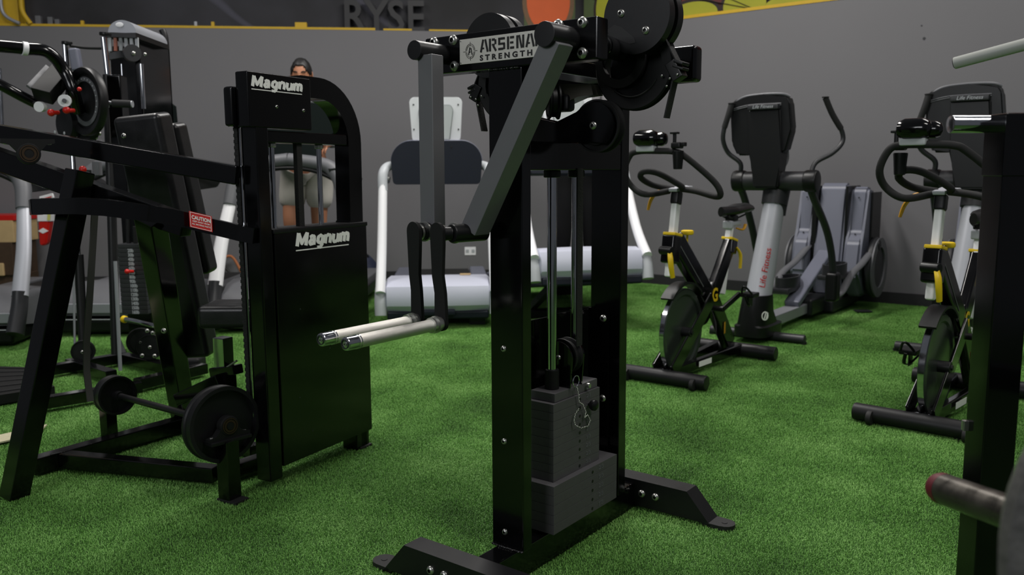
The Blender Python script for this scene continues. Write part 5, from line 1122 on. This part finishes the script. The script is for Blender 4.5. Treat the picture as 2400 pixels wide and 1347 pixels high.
# ============================================================ people
def head_mesh(b, c, s=1., look=0., nod=0.):
    """adds a head (skull, brow, nose, lips, chin, ears) facing -y"""
    t = bmesh.new(); bmesh.ops.create_uvsphere(t, u_segments=40, v_segments=28, radius=1)
    for v in t.verts:
        x, y, z = v.co
        X_ = x*.076; Y_ = y*.096; Z_ = z*.115
        if z < 0:
            k = 1-.32*(-z)**1.6; X_ *= k; Y_ *= (1-.18*(-z)**2)
        f = max(0, -y)
        # jaw forward
        if z < -.35: Y_ -= .012*f
        g = lambda cx, cz, w, h: math.exp(-((x-cx)/w)**2-((z-cz)/h)**2)*f
        Y_ -= .024*g(0, -.22, .12, .16)+.012*g(0, -.05, .09, .2)          # nose
        Y_ -= .005*g(0, .16, .5, .07)                                     # brow
        Y_ += .009*(g(-.36, .02, .16, .09)+g(.36, .02, .16, .09))          # sockets
        Y_ -= .005*(g(-.36, .02, .09, .05)+g(.36, .02, .09, .05))          # lids
        Y_ -= .006*g(0, -.48, .2, .05)+.004*g(0, -.57, .17, .04); Y_ -= .008*g(0, -.85, .22, .14)
        v.co = (X_, Y_, Z_)
    m = Matrix.Translation(Vector(c)) @ Matrix.Rotation(look, 4, 'Z') @ Matrix.Rotation(nod, 4, 'X') @ Matrix.Scale(s, 4)
    for sx in (-1, 1):
        bmesh.ops.create_uvsphere(t, u_segments=12, v_segments=8, radius=1, matrix=Matrix.Translation((sx*.077, .008, -.008)) @ Matrix.Rotation(sx*.35, 4, 'Z') @ Matrix.Diagonal((.008, .018, .032, 1)))
    tm = bpy.data.meshes.new('t'); t.transform(m); t.to_mesh(tm); t.free(); b.bm.from_mesh(tm); bpy.data.meshes.remove(tm)
    return m
def hand_chain(V, E, wrist_i, wp, dirv, side, curl):
    """palm plus five finger chains"""
    d = Vector(dirv).normalized(); sd = Vector(side).normalized(); nrm = d.cross(sd).normalized()*curl
    V.append((wp+d*.045, (.030, .016))); pi_ = len(V)-1; E.append((wrist_i, pi_))
    for k, (o, L) in enumerate(((-.030, .062), (-.011, .072), (.009, .068), (.028, .052))):
        p = wp+d*.085+sd*o; V.append((p, .0095)); a = len(V)-1; E.append((pi_, a))
        q = p+d*(L*.45)+nrm*(L*.2); V.append((q, .0085)); E.append((a, a+1)); r = q+d*(L*.2)+nrm*(L*.4); V.append((r, .0075)); E.append((a+1, a+2))
    p = wp+d*.03-sd*.036; V.append((p, .011)); a = len(V)-1; E.append((pi_, a)); q = p+d*.03-sd*.014+nrm*.01; V.append((q, .010)); E.append((a, a+1)); V.append((q+d*.026+nrm*.012, .0085)); E.append((a+1, a+2))
def person(label, pos, rz, J, top_m, leg_m, short, long_sleeve=True):
    t = thing('person', label, 'person', pos, rz)
    V = []; E = []
    def add(p, r, par=None):
        V.append((Vector(p), r)); i = len(V)-1
        if par is not None: E.append((par, i))
        return i
    pel = add(J['pelvis'], (.15, .105)); wa = add(J['waist'], (.135, .10), pel); ch = add(J['chest'], (.165, .115), wa); ne0 = add(J['neckb'], (.075, .07), ch); ne = add(J['neck'], .055, ne0); hd = add(J['head'], .06, ne)
    for s in 'LR':
        sh = add(J['sh'+s], .062, ch); el_ = add(J['el'+s], .046, sh); fo = add(Vector(J['el'+s]).lerp(Vector(J['wr'+s]), .35), .043, el_); wr = add(J['wr'+s], (.030, .024), fo)
        hand_chain(V, E, wr, Vector(J['wr'+s]), Vector(J['hd'+s]), (1 if s == 'R' else -1, 0, 0), 1 if s == 'L' else -1)
    for s in 'LR':
        hp = add(J['hp'+s], .098, pel); kn = add(J['kn'+s], .064, hp); ca = add(Vector(J['kn'+s]).lerp(Vector(J['an'+s]), .3)+Vector((0, .015, 0)), .062, kn); an = add(J['an'+s], .042, ca); to = add(Vector(J['an'+s])+Vector((0, -.13, -.05)), (.045, .028), an)
    body = skin('body', V, E, M_skin, t)
    b = MB(); m = head_mesh(b, Vector(J['head'])+Vector((0, -.01, .065)), 1., J.get('look', 0), J.get('nod', 0))
    b.bm.from_mesh(body.data); b.bm.to_mesh(body.data); b.bm.free(); body.data.polygons.foreach_set('use_smooth', [True]*len(body.data.polygons))
    # hair cap
    h = bmesh.new(); bmesh.ops.create_uvsphere(h, u_segments=36, v_segments=24, radius=1)
    kill = [v for v in h.verts if (v.co.y < -.3 and v.co.z < .58-.9*v.co.x**2) or (v.co.z < -.05 and v.co.y < .25) or v.co.z < -.45]
    bmesh.ops.delete(h, geom=kill, context='VERTS')
    for v in h.verts:
        n_ = mathutils.noise.noise(v.co*6)*.05; v.co = Vector((v.co.x*(.083), v.co.y*.103, v.co.z*(.121)))*(1+n_)
    h.transform(m); hm = bpy.data.meshes.new('hair'); h.to_mesh(hm); h.free(); hm.materials.append(M_hair); hm.polygons.foreach_set('use_smooth', [True]*len(hm.polygons))
    ho = bpy.data.objects.new('hair', hm); COL.objects.link(ho); ho.parent = t; sm = ho.modifiers.new('s', 'SOLIDIFY'); sm.thickness = .012
    for sx in (-1, 1):
        b = MB(); b.tube([(sx*.014, -.092, .024), (sx*.03, -.091, .032), (sx*.047, -.080, .026)], .0038, n=8); b.bm.transform(m); fin(b, 'eyebrow', M_hair, t)
        b = MB(); b.tube([(sx*.016, -.0905, .0005), (sx*.028, -.0895, -.003), (sx*.041, -.083, .0005)], .0022, n=8); b.bm.transform(m); fin(b, 'eyelash', M_hair, t)
    b = MB(); b.tube([(-.022, -.094, -.058), (0, -.099, -.056), (.022, -.094, -.058)], .0045, n=8, flat=(1, .8)); b.bm.transform(m); fin(b, 'lips', mat('lips', (140, 82, 72), .5), t)
    # top
    V2 = []; E2 = []
    def a2(p, r, par=None):
        V2.append((Vector(p), r)); i = len(V2)-1
        if par is not None: E2.append((par, i))
        return i
    p0 = a2(Vector(J['pelvis'])+Vector((0, 0, .02)), (.175, .13)); w0 = a2(J['waist'], (.165, .125), p0); c0 = a2(J['chest'], (.19, .14), w0); n0 = a2(Vector(J['neckb']), (.09, .085), c0)
    for s in 'LR':
        sh = a2(J['sh'+s], .085, c0); e_ = a2(J['el'+s], .066, sh); a2(Vector(J['el'+s]).lerp(Vector(J['wr'+s]), .92), .048, e_)
    skin('sweatshirt', V2, E2, top_m, t)
    V3 = []; E3 = []
    V3.append((Vector(J['pelvis'])+Vector((0, 0, .04)), (.17, .125)))
    for s in 'LR':
        i = len(V3); V3.append((Vector(J['hp'+s])+Vector((0, 0, -.02)), .125)); E3.append((0, i)); k = Vector(J['hp'+s]).lerp(Vector(J['kn'+s]), .80 if short else 1.)
        V3.append((k, .108 if short else .085)); E3.append((i, i+1))
        if not short: V3.append((Vector(J['kn'+s]).lerp(Vector(J['an'+s]), .5), .078)); E3.append((i+1, i+2)); V3.append((Vector(J['an'+s])+Vector((0, 0, .0)), .07)); E3.append((i+2, i+3))
    skin('shorts' if short else 'trousers', V3, E3, leg_m, t)
    for s in 'LR':
        an = Vector(J['an'+s]); b = MB(); b.box(an+Vector((0, -.06, -.055)), (.095, .27, .06), bev=.028); b.box(an+Vector((0, 0.0, -.02)), (.085, .11, .09), bev=.03); b.mi = 1; b.box(an+Vector((0, -.06, -.085)), (.10, .28, .02), bev=.008); fin(b, 'shoe', [M_black, M_wmetal], t)
    return t
J1 = dict(pelvis=(0, 0, .93), waist=(0, -.01, 1.08), chest=(0, -.02, 1.29), neckb=(0, -.02, 1.44), neck=(0, -.03, 1.50), head=(0, -.045, 1.56), nod=.25, look=.05,
          shL=(-.19, -.01, 1.40), elL=(-.27, -.06, 1.14), wrL=(-.17, -.29, 1.10), hdL=(.1, -1, -.1), shR=(.19, -.01, 1.40), elR=(.30, -.08, 1.14), wrR=(.25, -.36, 1.085), hdR=(-.35, -1, -.5),
          hpL=(-.10, 0, .88), knL=(-.12, -.10, .50), anL=(-.11, .02, .10), hpR=(.10, 0, .88), knR=(.085, -.02, .49), anR=(.07, .06, .10))
T2X, T2Y = -1.61, 5.72
q = P(701, 150, 6.74)
person('young man with short black hair and pale shorts walking on the arch-handled treadmill', (q.x+.03, 6.74, .235), 0, J1, M_sweat, M_short, True)
J2 = dict(J1); J2.update(nod=.1, knL=(-.10, -.05, .50), knR=(.12, -.04, .5), anR=(.14, .1, .10), wrL=(-.12, -.27, 1.12), wrR=(.12, -.27, 1.12))
q = P(1350, 500, 6.8)
person('man in grey top and black trousers standing on the raised treadmill behind the tower', (q.x, 6.82, .35), math.radians(3), J2, M_sweat, M_trou, False)
